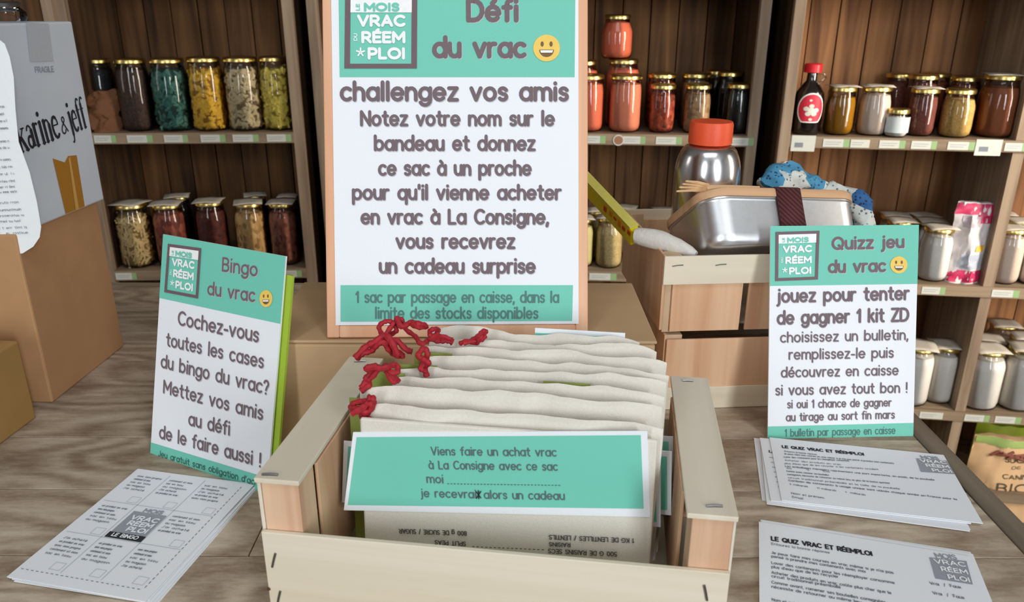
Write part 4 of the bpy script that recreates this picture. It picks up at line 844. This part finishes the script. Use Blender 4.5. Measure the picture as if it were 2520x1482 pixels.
# front bag band + prints
t, M, pt = bags[0]
yoff = -.0105
bfM = M @ Matrix.Translation((0, yoff, 0)); a_ = bfM.to_3x3() @ Vector((1, 0, 0)); v_ = bfM.to_3x3() @ Vector((0, 0, 1)); bf = Frame(bfM.translation, a_, v_)
b = MB(); u = bf.uv; c4 = [u(846, 1256), u(1600, 1273), u(1593, 1061), u(869, 1064)]
def sheet(b, c4, th, m, y=0):
    vs = [(p[0], y, p[1]) for p in c4] + [(p[0], y + th, p[1]) for p in c4]
    b.add(vs, [(0, 1, 2, 3), (7, 6, 5, 4), (0, 4, 5, 1), (1, 5, 6, 2), (2, 6, 7, 3), (3, 7, 4, 0)], m)
sheet(b, c4, .0006, PAPER, yoff); band = b.obj('paper_band', t, smooth=False)
b = MB(); quad(b, [u(856, 1243), u(1584, 1252), u(1577, 1071), u(878, 1076)], .0002 - yoff, TEAL); b.obj('teal_panel', band, smooth=False)
b = MB(); IB = mat('band_ink', '5c6a70', .7)
lines_uv(bf, b, [('Viens faire un achat vrac', 1063, 1119, 1369, 1122, 15, 3.6), ('à La Consigne avec ce sac', 1057, 1153, 1372, 1157, 15, 3.6), ('moi', 1052, 1187, 1091, 1188, 15, 3.6), ('je recevrai', 1038, 1222, 1172, 1225, 15, 3.6), ('alors un cadeau', 1193, 1226, 1389, 1229, 15, 3.6), ('_' * 34, 1102, 1190, 1381, 1194, 10, 2.4)], IB, .0006 - yoff); b.obj('lettering', band, smooth=False)
b = MB()
for q in (((1172, 1208), (1184, 1224)), ((1184, 1208), (1173, 1225)), ((1178, 1206), (1179, 1226))): ribbon(b, [u(*q[0]), u(*q[1])], 2.6 * bf.pxlen(1178, 1217), .0011 - yoff, BLACK)
b.obj('pen_scribble', band, smooth=False)
b = MB()
for s, xr, xl_, yb, yb2, xh in (('800 g DE SUCRE / SUGAR', 1148, 983, 1307, 1301, 8), ('SPLIT PEAS', 1146, 1071, 1333, 1329, 7.5), ('1 KG DE LENTILLES / LENTILS', 1560, 1352, 1325, 1316, 8), ('RAISINS', 1403, 1352, 1336, 1334, 7), ('500 G DE RAISINS SECS', 1518, 1350, 1358, 1350, 8), ('_' * 17, 1338, 1160, 1352, 1344, 6)):
    a, c = u(xr, yb), u(xl_, yb2); k = bf.pxlen(xr, yb); write(b, s, a, c, xh * k, 2.3 * k, mat('bag_print', '4c4a48', .8), .0003 - yoff + .0004)
b.obj('bag_print', t, smooth=False)
# tuck the printed cloth plane in front of the bag
b = MB(); wv = spec[0][3] / 2 * .985
sheet(b, [(-wv, .004), (wv, .004), (wv * .99, .133), (wv * .97, .1345), (-wv * .97, .1355), (-wv * .99, .134)][:3] + [(-wv * .99, .134)], .0035, COT, yoff + .0004); b.obj('front_fold', t, smooth=False, bevel=.0015)
# bands and olive cards of the bags behind
for i, (dx, dw, dz, h2) in {1: (-.0055, .231, .056, .05), 2: (-.0090, .234, .057, .05), 3: (-.0100, .236, .058, .05)}.items():
    t2, M2, _ = bags[i]; b = MB(); y_ = -.0072
    sheet(b, [(dx - dw / 2, dz), (dx + dw / 2, dz), (dx + dw / 2 - .003, dz + h2), (dx - dw / 2 + .004, dz + h2)], .0006, PAPER, y_)
    bo = b.obj('paper_band', t2, smooth=False); b = MB(); quad(b, [(dx - dw / 2 + .003, dz + .004), (dx + dw / 2 - .003, dz + .004), (dx + dw / 2 - .006, dz + h2 - .004), (dx - dw / 2 + .007, dz + h2 - .004)], .0002 - y_, TEAL); b.obj('teal_panel', bo, smooth=False)
for i, (x0, x1, z0, z1) in {1: (-.116, -.085, .002, .134), 2: (-.118, -.09, .002, .146), 3: (-.106, -.07, .002, .148), 4: (-.100, -.07, .06, .150)}.items():
    t2, M2, _ = bags[i]; b = MB(); b.box(x0, x1, .0055, .0065, z0, z1, OLIVE); b.obj('olive_card', t2, smooth=False)
b = MB(); b.box(.012, .046, .0068, .0076, .10, .1475, OLIVE); b.obj('olive_card', bags[2][0], smooth=False)
b = MB(); sheet(b, [(.0, .11), (.072, .11), (.072, .157), (.0, .157)], .0006, PAPER, .007); bo = b.obj('paper_band', bags[7][0], smooth=False); 
b = MB(); quad(b, [(.0, .114), (.066, .114), (.066, .153), (.0, .153)], .0002 - .007, TEAL); b.obj('teal_panel', bo, smooth=False)
# red drawstrings
def Yb(i): return (bags[i][1] @ Vector((0, 0, .14))).y
cord(bags[1][0], bags[1][1], [(906, 985), (918, 1000), (905, 1008), (880, 1000), (862, 1008), (872, 995), (896, 990), (914, 992), (905, 1018), (888, 1022), (900, 1032), (912, 1028)], Yb(1) - .004, .0022, 2)
cord(bags[1][0], bags[1][1], [(905, 978), (918, 984), (908, 992), (892, 1000), (868, 1012)], Yb(1) - .006, .0024, 12)
cord(bags[2][0], bags[2][1], [(890, 952), (900, 940), (918, 925), (932, 905), (905, 905), (925, 900), (948, 900), (972, 902), (980, 912), (962, 912), (945, 905), (965, 925), (978, 940), (965, 938), (950, 915)], Yb(2) - .004, .0021, 3)
cord(bags[2][0], bags[2][1], [(888, 960), (908, 948), (900, 935), (916, 918), (903, 904), (930, 898)], Yb(2) - .005, .0024, 13)
cord(bags[3][0], bags[3][1], [(880, 880), (895, 865), (915, 862), (930, 845), (945, 838), (960, 862), (975, 880), (990, 878), (965, 862), (955, 840), (975, 838), (1000, 858), (1015, 862)], Yb(4), .0023, 4)
cord(bags[3][0], bags[3][1], [(876, 878), (900, 856), (925, 842), (945, 830), (966, 842), (978, 872)], Yb(4) - .003, .0026, 14)
cord(bags[4][0], bags[4][1], [(938, 822), (932, 806), (945, 795), (962, 797), (975, 815), (960, 828), (945, 832), (965, 800), (985, 790), (998, 812), (1020, 832), (1036, 842), (1050, 840), (1062, 828), (1075, 822), (1078, 812), (1066, 806), (1058, 815), (1065, 828), (1085, 832), (1112, 840)], Yb(5), .0019, 5)
cord(bags[4][0], bags[4][1], [(974, 786), (990, 800), (1010, 796), (1035, 794), (1048, 808), (1030, 800), (1005, 798)], Yb(5) - .002, .0021, 15)
cord(bags[5][0], bags[5][1], [(1050, 930), (1044, 905), (1055, 895), (1040, 880), (1030, 870), (1042, 860), (1052, 870), (1046, 890), (1036, 905), (1048, 915)], Yb(3), .0023, 6)
cord(bags[5][0], bags[5][1], [(1058, 830), (1080, 838), (1100, 836), (1115, 842)], Yb(6), .0026, 16)
cord(bags[6][0], bags[6][1], [(1132, 844), (1150, 836), (1172, 846), (1180, 830), (1196, 818), (1188, 814), (1178, 822), (1160, 838), (1142, 840), (1175, 836), (1186, 832), (1196, 822)], Yb(6), .0019, 7)

# ------------------------------------------------------------------ far crates
p_ = on_z(1622, 1005, T); FW, FD, FH, FYAW = .252, .19, .0845, .075
fz = 0
def far_crate(z, label, top, xo=0, yo=0):
    M = Matrix.Translation((p_.x + xo, p_.y + yo, T + z)) @ Matrix.Rotation(FYAW, 4, 'Z'); t = thing('wooden_crate', label, 'crate', M=M, group='stacked poplar crates')
    def cb(n, bb, m): b = MB(); b.box(*bb, m); return b.obj(n, t, bevel=.0005, smooth=False)
    for x in (.0035, FW - .0195):
        for y in (.003, FD - .019): cb('corner_post', (x, x + .016, y, y + .016, .0005, FH - .001), PLYZ)
    for ya, yb in ((-.003, 0), (FD, FD + .003)):
        q = 1 if ya < 0 else 0
        if top:
            s = cb('rim_strip', (0, FW, ya, yb, FH - .030, FH), PLYW); n = 3; ww = (FW - .014) / n
            for k in range(n): cb('slat', (.011 + k * ww, .005 + (k + 1) * ww, ya + .0032 if q else ya - .0033, yb + .0030 if q else yb - .0035, .002, FH - .012), PLYO)
            if q:
                for xx in (.008, .052):
                    staple(s, (xx, -.0034, FH - .010), (xx + .011, -.0034, FH - .009), .0006)
        else:
            cb('wide_panel', (0.002, FW - .002, ya, yb, .018, FH - .004), PLYO); cb('rim_strip', (0, FW, ya - .0015 if q else yb, ya if q else yb + .0015, .0005, .026), PLYW)
    for xa, xb in ((0, .003), (FW - .003, FW)): cb('side_panel', (xa, xb, .0005, FD - .0005, .004, FH), PLYO if xa == 0 else PLYY)
    cb('bottom_board', (.004, FW - .004, .0195, FD - .0195, .001, .0035), PLYW); return t, M
far_crate(0, 'lower pale crate of the stack, directly on the counter behind the quiz sign', False, .0, 0)
t, FM = far_crate(FH + .001, 'upper pale crate of the stack holding the steel bottle and lunch box', True, -.006, .002)
# thin sheet between the crates
zf = T + FH * 1 + .001
def in_far(x, y, z): return FM @ Vector((x, y, z))

# ------------------------------------------------------------------ steel bottle
BY = .845; pb = on_y(1740, 430, BY); k = zdepth(pb) / F_PX; R = 80 * k; z0 = T + FH + .001 + .005; Ht = on_y(1743, 298, BY).z - z0
t = thing('steel_bottle', 'brushed steel water bottle with orange-red cap standing in the upper crate', 'bottle', (pb.x, pb.y, z0))
STEEL = mat('brushed_steel', 'dcdcdf', .22, 1.0); zc = on_y(1743, 356, BY).z - z0; Rc = 52 * k
b = MB(); b.lathe([(0, 0), (R * .92, 0), (R, .006), (R, zc - .034), (R * .985, zc - .025), (R * .95, zc - .018), (R * .89, zc - .011), (R * .81, zc - .005), (R * .72, zc - .0015), (R * .62, zc), (0, zc + .001)], STEEL, 48); b.obj('bottle_body', t)
b = MB(); b.lathe([(Rc * .9, zc + .001), (Rc, zc + .002), (Rc, Ht - .003), (Rc * .95, Ht), (0, Ht)], mat('orange_red_cap', 'f0582e', .45, speck=.05, speck_scale=900, bump=.15, bump_scale=900), 48); b.obj('cap', t)

# ------------------------------------------------------------------ lunch box
def rrect(w, d, r, n=6):
    out = []
    for cx_, cy_, a0 in ((w / 2 - r, d / 2 - r, 0), (-w / 2 + r, d / 2 - r, 90), (-w / 2 + r, -d / 2 + r, 180), (w / 2 - r, -d / 2 + r, 270)):
        for i in range(n + 1): a = math.radians(a0 + 90 * i / n); out.append((cx_ + r * math.cos(a), cy_ + r * math.sin(a)))
    return out
def loft(b, rings, m, cap0=True, cap1=True):
    n = len(rings[0]); vs = [p for r in rings for p in r]
    fs = [(j * n + i, j * n + (i + 1) % n, (j + 1) * n + (i + 1) % n, (j + 1) * n + i) for j in range(len(rings) - 1) for i in range(n)]
    if cap0: fs.append(tuple(reversed(range(n))))
    if cap1: fs.append(tuple(range((len(rings) - 1) * n, len(rings) * n)))
    b.add(vs, fs, m)
LW, LD, LH = .180, .108, .050
lc = on_y(1738, 481, .770); e1 = Vector((math.cos(.24), math.sin(.24), -.075)).normalized(); e2 = Vector((-.24, .80, -.60)); e2 = (e2 - e1 * e2.dot(e1)).normalized(); e3 = e1.cross(e2)
LMx = Matrix((e1, e2, e3)).transposed().to_4x4(); org = lc + e1 * LW / 2 + e2 * LD / 2 - e3 * LH
LMx = Matrix.Translation(org) @ LMx; t = thing('lunch_box', 'stainless steel lunch box with bamboo lid tilted in the upper crate', 'lunch box', M=LMx)
b = MB(); rings = []
for s, z in ((.90, 0), (.94, .002), (.965, .006), (.975, .012), (.985, LH - .004), (.99, LH - .002), (1.0, LH - .0015), (1.0, LH)): rings.append([(x, y, z) for x, y in rrect(LW * s, LD - LW * (1 - s), .026 * s)])
loft(b, rings, mat('satin_steel', 'eceef2', .36, 1.0), True, True); b.obj('steel_tub', t, ang=50)
b = MB(); loft(b, [[(x, y, z) for x, y in rrect(LW * s, LD - LW * (1 - s), .027)] for s, z in ((1.01, LH + .0005), (1.015, LH + .002), (1.015, LH + .008), (1.0, LH + .010))], wood('bamboo_lid', 'c79b74', 'dfb48c', 'x', 1.5, .5, .02)); b.obj('bamboo_lid', t)
b = MB(); sw = .028; sx = .002; th = .0012; RIB = None
m, nt, pb_ = newmat('ribbed_elastic'); pb_.inputs['Roughness'].default_value = .8
tc = nt.nodes.new('ShaderNodeTexCoord'); wv = nt.nodes.new('ShaderNodeTexWave'); wv.inputs['Scale'].default_value = 110; wv.bands_direction = 'DIAGONAL'; nt.links.new(tc.outputs['Object'], wv.inputs[0])
cr_ = nt.nodes.new('ShaderNodeValToRGB'); cr_.color_ramp.elements[0].color = lin('2a1013'); cr_.color_ramp.elements[1].color = lin('6a2a2e'); nt.links.new(wv.outputs['Color'], cr_.inputs[0]); nt.links.new(cr_.outputs[0], pb_.inputs['Base Color'])
yF, yB = -LD / 2 - .0018, LD / 2 + .0018; lp = [(yF, 0.0), (yF - .0003, LH * .5), (yF - .0012, LH + .009), (yF + .002, LH + .0115), (yB - .002, LH + .0115), (yB, LH + .009), (yB, .0), (yB - .004, -.0015), (yF + .004, -.0015)]
n = len(lp); vs = [(sx + s * sw / 2 * 1.0, y, z) for (y, z) in lp for s in (-1, 1)]
b.add(vs, [(2 * i, 2 * i + 1, (2 * i + 3) % (2 * n), (2 * i + 2) % (2 * n)) for i in range(n)], m); o = b.obj('elastic_strap', t); o.modifiers.new('s', 'SOLIDIFY').thickness = .0012
# wooden fork lying on the lid's back-left corner
b = MB(); fk = thing('wooden_fork', 'pale wooden fork with its tines resting on the lunch box lid', 'cutlery'); BIR = wood('birch', 'd9ae80', 'ecc69a', 'x', 2, .6, .02); Yk = .775
f0 = [on_y(x, y, Yk + .03) for x, y in ((1738, 464), (1800, 462), (1868, 466))]; b.tube(f0, .0028, BIR, 8, [1.4, 1, 1.2])
for (x0_, y0_, x1_, y1_) in ((1688, 446, 1742, 456), (1680, 453, 1740, 461), (1672, 461, 1740, 466), (1665, 471, 1742, 470)):
    b.tube([on_y(x0_, y0_, Yk + .008), on_y((x0_ + x1_) / 2, (y0_ + y1_) / 2 - 2, Yk + .018), on_y(x1_, y1_, Yk + .03)], .0018, BIR, 6, [.55, .9, 1.1])
loc0 = f0[0].copy(); b.v = [tuple(Vector(v) - loc0) for v in b.v]; fk.location = loc0; b.obj('fork_body', fk)
# ------------------------------------------------------------------ patterned cloth
m, nt, p2 = newmat('blue_patterned_cloth'); N = nt.nodes.new; K = nt.links.new; tc = N('ShaderNodeTexCoord')
v1 = N('ShaderNodeTexVoronoi'); v1.inputs['Scale'].default_value = 38; K(tc.outputs['Object'], v1.inputs['Vector'])
sp = N('ShaderNodeSeparateColor'); K(v1.outputs['Color'], sp.inputs[0]); c1_ = N('ShaderNodeValToRGB'); c1_.color_ramp.interpolation = 'CONSTANT'; e = c1_.color_ramp.elements
e[0].color = lin('4a8fb4'); e[1].position = .3; e[1].color = lin('cfd2cc'); x = e.new(.68); x.color = lin('2f5f94'); x = e.new(.8); x.color = lin('b9c3c0'); K(sp.outputs[0], c1_.inputs[0])
v2 = N('ShaderNodeTexVoronoi'); v2.inputs['Scale'].default_value = 210; K(tc.outputs['Object'], v2.inputs['Vector']); c2_ = N('ShaderNodeValToRGB'); c2_.color_ramp.elements[0].color = lin('2f4f70'); c2_.color_ramp.elements[0].position = .22; c2_.color_ramp.elements[1].position = .34; c2_.color_ramp.elements[1].color = (1, 1, 1, 1)
K(v2.outputs['Distance'], c2_.inputs[0]); mx = N('ShaderNodeMix'); mx.data_type = 'RGBA'; mx.blend_type = 'MULTIPLY'; mx.inputs[0].default_value = .8; K(c1_.outputs[0], mx.inputs[6]); K(c2_.outputs[0], mx.inputs[7]); K(mx.outputs[2], p2.inputs['Base Color']); p2.inputs['Roughness'].default_value = .85
CL = m; t = thing('patterned_cloth', 'crumpled blue and white patterned cloth bundled behind the lunch box', 'cloth')
b = MB(); base = on_y(2060, 540, .90); t.location = base
path = [(1895, 470, .865), (1915, 450, .87), (1950, 440, .88), (1985, 452, .885), (2020, 480, .885), (2060, 490, .88), (2100, 500, .875), (2122, 530, .865), (2130, 565, .86), (2108, 600, .86), (2075, 618, .86)]
pts = [on_y(x, y, Y) - base for x, y, Y in path]; out = []
for i in range(len(pts) - 1):
    for s in range(6): out.append(pts[i].lerp(pts[i + 1], s / 6))
out.append(pts[-1]); b.tube(out, .0135, CL, 22, [1 + .25 * math.sin(i * .23) for i in range(len(out))])
for i, v in enumerate(b.v):
    v = Vector(v); d = noise.noise_vector(v * 45) * .007 + noise.noise_vector(v * 110) * .004 + noise.noise_vector(v * 260) * .0015; b.v[i] = tuple(v + d)
b.obj('cloth_roll', t, ang=70)
b = MB(); b.lathe([(0, -.045), (.03, -.043), (.05, -.02), (.046, .0), (.02, .012), (0, .014)], CL, 28, fn=lambda r, z, a: r * (1 + .25 * noise.noise(Vector((math.cos(a) * 2, math.sin(a) * 2, z * 40))))); o = b.obj('cloth_bundle', t, ang=70); o.location = on_y(2060, 560, .90) - base; o.location.y += .01

# ------------------------------------------------------------------ yellow packet + white cloth roll
Ya, Yc = .80, .90
A0 = on_y(1400, 400, .93); A1 = on_y(1566, 578, .805)
ax = (A1 - A0).normalized(); up = Vector((0, -.5, 1)); up = (up - ax * up.dot(ax)).normalized(); sd = ax.cross(up); Mp = Matrix.Translation(A0) @ Matrix((ax, sd, up)).transposed().to_4x4()
t = thing('yellow_packet', 'slim bright yellow packet with red and orange marks leaning into the upper crate', 'packet', M=Mp); Ln = (A1 - A0).length
b = MB(); YP = mat('yellow_packaging', 'f2e010', .35, speck=.05); b.box(0, Ln, -.004, .006, -.013, .007, YP); b.obj('sleeve', t, bevel=.0015, smooth=False)
b = MB(); b.box(0, Ln - .004, -.0045, .0065, .0072, .0092, mat('clear_side', 'ddd268', .3)); b.obj('clear_edge', t, smooth=False)
b = MB(); rm = mat('red_mark', 'd8401c', .5); om = mat('orange_mark', 'ee8a22', .5)
sgn = 1 if (Mp.to_3x3() @ Vector((0, 1, 0))).y < 0 else -1; ys = (.0062, .0068) if sgn > 0 else (-.0048, -.0042)
for i, f in enumerate((.62, .70, .76, .82, .88, .95)): b.box(Ln * f, Ln * (f + .035), ys[0], ys[1], -.004 + (i % 3) * .0015, .002 + (i % 2) * .002, rm if i % 2 == 0 or i == 5 else om)
b.obj('marks', t, smooth=False)
W0 = on_y(1566, 580, .80); W1 = on_y(1712, 628, .765); ps = [W0.lerp(W1, i / 10) + Vector((0, 0, .003 * math.sin(i * .31))) for i in range(11)]
o0 = W0.copy(); b = MB(); b.tube([p - o0 for p in ps], .0100, mat('white_terry', 'd9d4cc', .95, speck=.05, bump=.6, bump_scale=250), 18, [.85, .95, 1, 1.02, 1, .96, .9, .82, .72, .6, .35]); 
for i, v in enumerate(b.v): v = Vector(v); b.v[i] = tuple(v + noise.noise_vector(v * 150) * .0012)
o = b.obj('cloth_roll', None, loc=o0, ang=70); tag(o, 'rolled white textured cloth lying on the rim of the upper crate', 'cloth')

# ------------------------------------------------------------------ paper stacks
def card_stack(name, rects, w, h, label, group=None, th=.0006):
    """rects: list from bottom to top of (x, y, yaw, label)"""
    res = []
    for i, (x, y, yaw, lb) in enumerate(rects):
        f = flat_frame(x, y, T + .0006 + i * (th + .0004), yaw); t = thing(name, lb, 'paper', M=f.M, group=group)
        b = MB(); b.box(-w / 2, w / 2, 0, th, 0, h, PAPER); b.obj('sheet', t, smooth=False); res.append((t, f))
    return res
GQ = 'upper pile of quiz slips'
CWd, CH = .159, .108
qs = [(.296, .566, -.215, 'quiz slip at the bottom of the far pile, its lower left corner sticking out'), (.2995, .560, -.245, 'quiz slip second from the bottom of the far pile'), (.297, .556, -.235, 'quiz slip in the middle of the far pile, right end showing'), (.302, .562, -.20, 'quiz slip under the top one of the far pile, showing at the left')]
st = card_stack('quiz_slip', qs + [(.311, .561, -.201, 'top quiz slip of the far pile, headline fully visible')], CWd, CH, None, GQ)
def quiz_text(t, f, small_rows, title, logo_c):
    u = f.uv; b = MB(); lf = .0004; (s, x0, y0, x1, y1, xh, wt) = title; k = f.pxlen(x0, y0)
    write(b, s, u(x0, y0), u(x1, y1), xh * k, wt * k, BLACK, lf, .38); b.obj('headline', t, smooth=False); b = MB()
    for (s, x0, y0, x1, y1, xh, wt) in small_rows: write(b, s, u(x0, y0), u(x1, y1), xh * k, wt * k, GREYINK, lf, .3, small=True)
    b.obj('small_print', t, smooth=False)
    p = [u(*q) for q in logo_c]
    def uv(a, c): return p[3] * (1 - a) * (1 - c) + p[2] * a * (1 - c) + p[1] * a * c + p[0] * (1 - a) * c
    b = MB(); W_ = (p[2] - p[3]).length; Hh = (p[0] - p[3]).length
    quad(b, [uv(0, 0), uv(1, 0), uv(1, .82), uv(0, .82)], lf, LOGOGREY); write(b, 'MOIS', uv(.2, .84), uv(.75, .84), Hh * .12, W_ * .04, LOGOGREY, lf)
    for s, a0, c0 in (('VRAC', .12, .60), ('RÉEM', .25, .33), ('PLOI', .38, .06)): write(b, s, uv(a0, c0), uv(.93, c0), Hh * .105, W_ * .042, WHT, lf + .0003, .4)
    b.obj('logo', t, smooth=False)
t, f = st[-1]
quiz_text(t, f, [('Entourez la bonne réponse', 1931, 1113, 2010, 1121, 4, 1.1), ("Je peux faire mes courses en vrac même si je n'ai pas pensé à prendre mes contenants", 1930, 1119, 2200, 1143, 4, 1.3), ('Laver des contenants pour les réemployer consomme', 1930, 1127, 2090, 1137, 4, 1.3), ('Acheter des produits en vrac', 1932, 1135, 2070, 1146, 4, 1.1), ("plus d'eau que de les recycler si les contenants circulent", 1932, 1143, 2162, 1158, 4, 1.1),
  ('Les emballages ménagers représentent une part importante, en poids, de la poubelle', 1933, 1150, 2300, 1184, 4.2, 1.4), ('50      75      100', 1936, 1155, 2042, 1164, 4, 1.1), ('Comme avant, ramener ses bouteilles', 1936, 1162, 2040, 1172, 4, 1.2), ('consignées nécessite de retourner au même lieu, en plus de la bonne quantité', 1938, 1170, 2190, 1192, 4, 1.2), ('circuit traditionnel préemballé et la taille de la poubelle', 1940, 1178, 2215, 1206, 4, 1.1), ('Combien de contenants à usage unique sont utilisés chaque année en France pour la', 1941, 1185, 2355, 1232, 4.2, 1.5), ('5 milliards     11 milliards     14 milliards', 1943, 1194, 2130, 1221, 4, 1.2), ('Nom et prénom:', 1948, 1217, 2030, 1229, 5, 1.2), ('Email:', 1950, 1226, 1978, 1231, 5, 1.2)],
  ('LE QUIZ VRAC ET RÉEMPLOI', 1926, 1103, 2126, 1122, 7.6, 2.9), ((2252, 1122), (2325, 1128), (2350, 1168), (2266, 1162)))
t, f = st[-2]; b = MB(); u = f.uv; k = f.pxlen(1900, 1200); write(b, 'LE', u(1893, 1114), u(1906, 1116), 7 * k, 2.6 * k, BLACK, .0004); b.obj('headline', t, smooth=False)
b = MB()
for i in range(7): write(b, 'non', u(1895 + i * 3.5, 1128 + i * 12), u(1915 + i * 3.5, 1130 + i * 12), 4 * k, 1.2 * k, GREYINK, .0004, small=True)
b.obj('small_print', t, smooth=False)
GR = 'near pile of quiz slips'
rs = [(.2575, .4300, -.262, 'bottom quiz slip of the near pile, upper edge showing'), (.2560, .4275, -.275, 'quiz slip just under the top one of the near pile')]
st2 = card_stack('quiz_slip', rs + [(.252, .4235, -.280, 'top quiz slip of the near pile, headline closest to the viewer')], CWd, CH, None, GR)
t, f = st2[-1]
quiz_text(t, f, [('Entourez la bonne réponse', 1899, 1342, 2042, 1364, 6, 1.3), ("Je peux faire mes courses en vrac même si je n'ai pas", 1899, 1364, 2199, 1414, 6.5, 1.7), ('pensé à prendre mes contenants avec moi', 1899, 1373, 2130, 1411, 6.5, 1.7), ('Laver des contenants pour les réemployer consomme', 1899, 1389, 2202, 1439, 6.5, 1.7), ("plus d'eau que de les recycler", 1899, 1399, 2064, 1424, 6.5, 1.7), ('Acheter des produits en vrac coûte plus cher que le', 1899, 1413, 2194, 1464, 6.5, 1.7), ('circuit traditionnel préemballé', 1899, 1422, 2069, 1450, 6.5, 1.7), ('Comme avant, ramener ses bouteilles consignées', 1899, 1437, 2180, 1487, 6.5, 1.7), ('nécessite de retourner au même lieu', 1899, 1448, 2120, 1487, 6.5, 1.7), ('Nom et prénom:', 1900, 1480, 1980, 1494, 6, 1.6), ('Vrai  /  Faux', 2290, 1440, 2366, 1450, 7, 1.7), ('Vrai  /  Faux', 2297, 1464, 2374, 1476, 7, 1.7)],
  ('LE QUIZ VRAC ET RÉEMPLOI', 1899, 1331, 2146, 1369, 10.5, 3.8), ((2284, 1362), (2375, 1370), (2394, 1440), (2302, 1425)))
# bingo sheets
HW_, HL = .1165, .150
hs = [(-.3105, .4665, -.19, 'lowest bingo sheet, its left corner peeking out of the pile'), (-.3125, .4640, -.20, 'bingo sheet second from the bottom of the pile'), (-.3145, .4645, -.21, 'bingo sheet third from the bottom of the pile'), (-.3165, .4655, -.20, 'bingo sheet just under the top one')]
st3 = card_stack('bingo_sheet', hs + [(-.318, .464, -.220, 'top bingo sheet with grid of nine printed cells and grey logo')], HW_, HL, None, 'pile of bingo sheets at lower left')
t, f = st3[-1]; b = MB(); kk = .0004
m0 = .006; gx = [-HW_ / 2 + m0 * .6, -HW_ / 2 + .036, -HW_ / 2 + .071, HW_ / 2 - .009]; gz = [.012, .056, .100, .146]
for x in gx[1:3]: quad(b, [(x - .0002, gz[0]), (x + .0002, gz[0]), (x + .0002, gz[3]), (x - .0002, gz[3])], kk, LGREY)
for z_ in gz[1:3]: quad(b, [(gx[0], z_ - .0002), (gx[3], z_ - .0002), (gx[3], z_ + .0002), (gx[0], z_ + .0002)], kk, LGREY)
for i in range(30):
    z_ = gz[0] + (gz[3] - gz[0]) * i / 30; quad(b, [(gx[3], z_), (gx[3] + .0006, z_), (gx[3] + .0006, z_ + .0025), (gx[3], z_ + .0025)], kk, GREYINK)
for i in range(24):
    x = gx[0] + (gx[3] - gx[0]) * i / 24; quad(b, [(x, gz[0] - .0025), (x + .0022, gz[0] - .0025), (x + .0022, gz[0] - .0019), (x, gz[0] - .0019)], kk, GREYINK)
for i in range(3):
    for j in range(3):
        if i == 1 and j == 1: continue
        x1_, z0_ = gx[i + 1] - .002, gz[j] + .002
        for q in (((0, 0), (.009, 0)), ((0, .008), (.009, .008)), ((0, 0), (0, .008)), ((.009, 0), (.009, .008))):
            ribbon(b, [(x1_ - .010 + q[0][0], z0_ + q[0][1]), (x1_ - .010 + q[1][0], z0_ + q[1][1])], .0003, kk, LGREY, caps=False)
b.obj('cell_lines', t, smooth=False)
b = MB(); rr = random.Random(5); phr = ["J'ai acheté", 'un produit en vrac', 'avec mon propre', 'contenant et mon', 'sac en tissu', 'au magasin']
for i in range(3):
    for j in range(3):
        if i == 1 and j == 1: continue
        for q in range(5):
            wl = rr.uniform(.015, .025); x = gx[i] + .004; z_ = gz[j + 1] - .008 - q * .0048; write(b, phr[(q + i + j) % 6], (x, z_), (x + wl, z_), .0016, .00045, GREYINK, kk, small=True)
b.obj('cell_print', t, smooth=False)
b = MB(); lx0, lx1, lz0, lz1 = gx[1] + .003, gx[2] - .001, gz[1] + .0085, gz[2] - .004; Wq = lx1 - lx0
quad(b, [(lx0, lz0), (lx1, lz0), (lx1, lz1 - .004), (lx0, lz1 - .004)], kk, LOGOGREY); write(b, 'MOIS', (lx0 + .008, lz1 - .003), (lx1 - .006, lz1 - .003), .0028, .0012, LOGOGREY, kk)
for s, a0, v0 in (('VRAC', .14, .62), ('RÉEM', .22, .36), ('PLOI', .36, .10)): write(b, s, (lx0 + Wq * a0, lz0 + v0 * (lz1 - lz0 - .004)), (lx1 - Wq * .08, lz0 + v0 * (lz1 - lz0 - .004)), .0033, .0015, PAPER, kk + .0003, .4)
quad(b, [(lx0 - .001, lz0 - .0075), (lx1 + .001, lz0 - .0075), (lx1 + .001, lz0 - .0005), (lx0 - .001, lz0 - .0005)], kk, BLACK)
write(b, 'LE BINGO', (lx0 + .004, lz0 - .0056), (lx1 - .004, lz0 - .0056), .0025, .0009, PAPER, kk + .0003, .4); b.obj('logo', t, smooth=False)
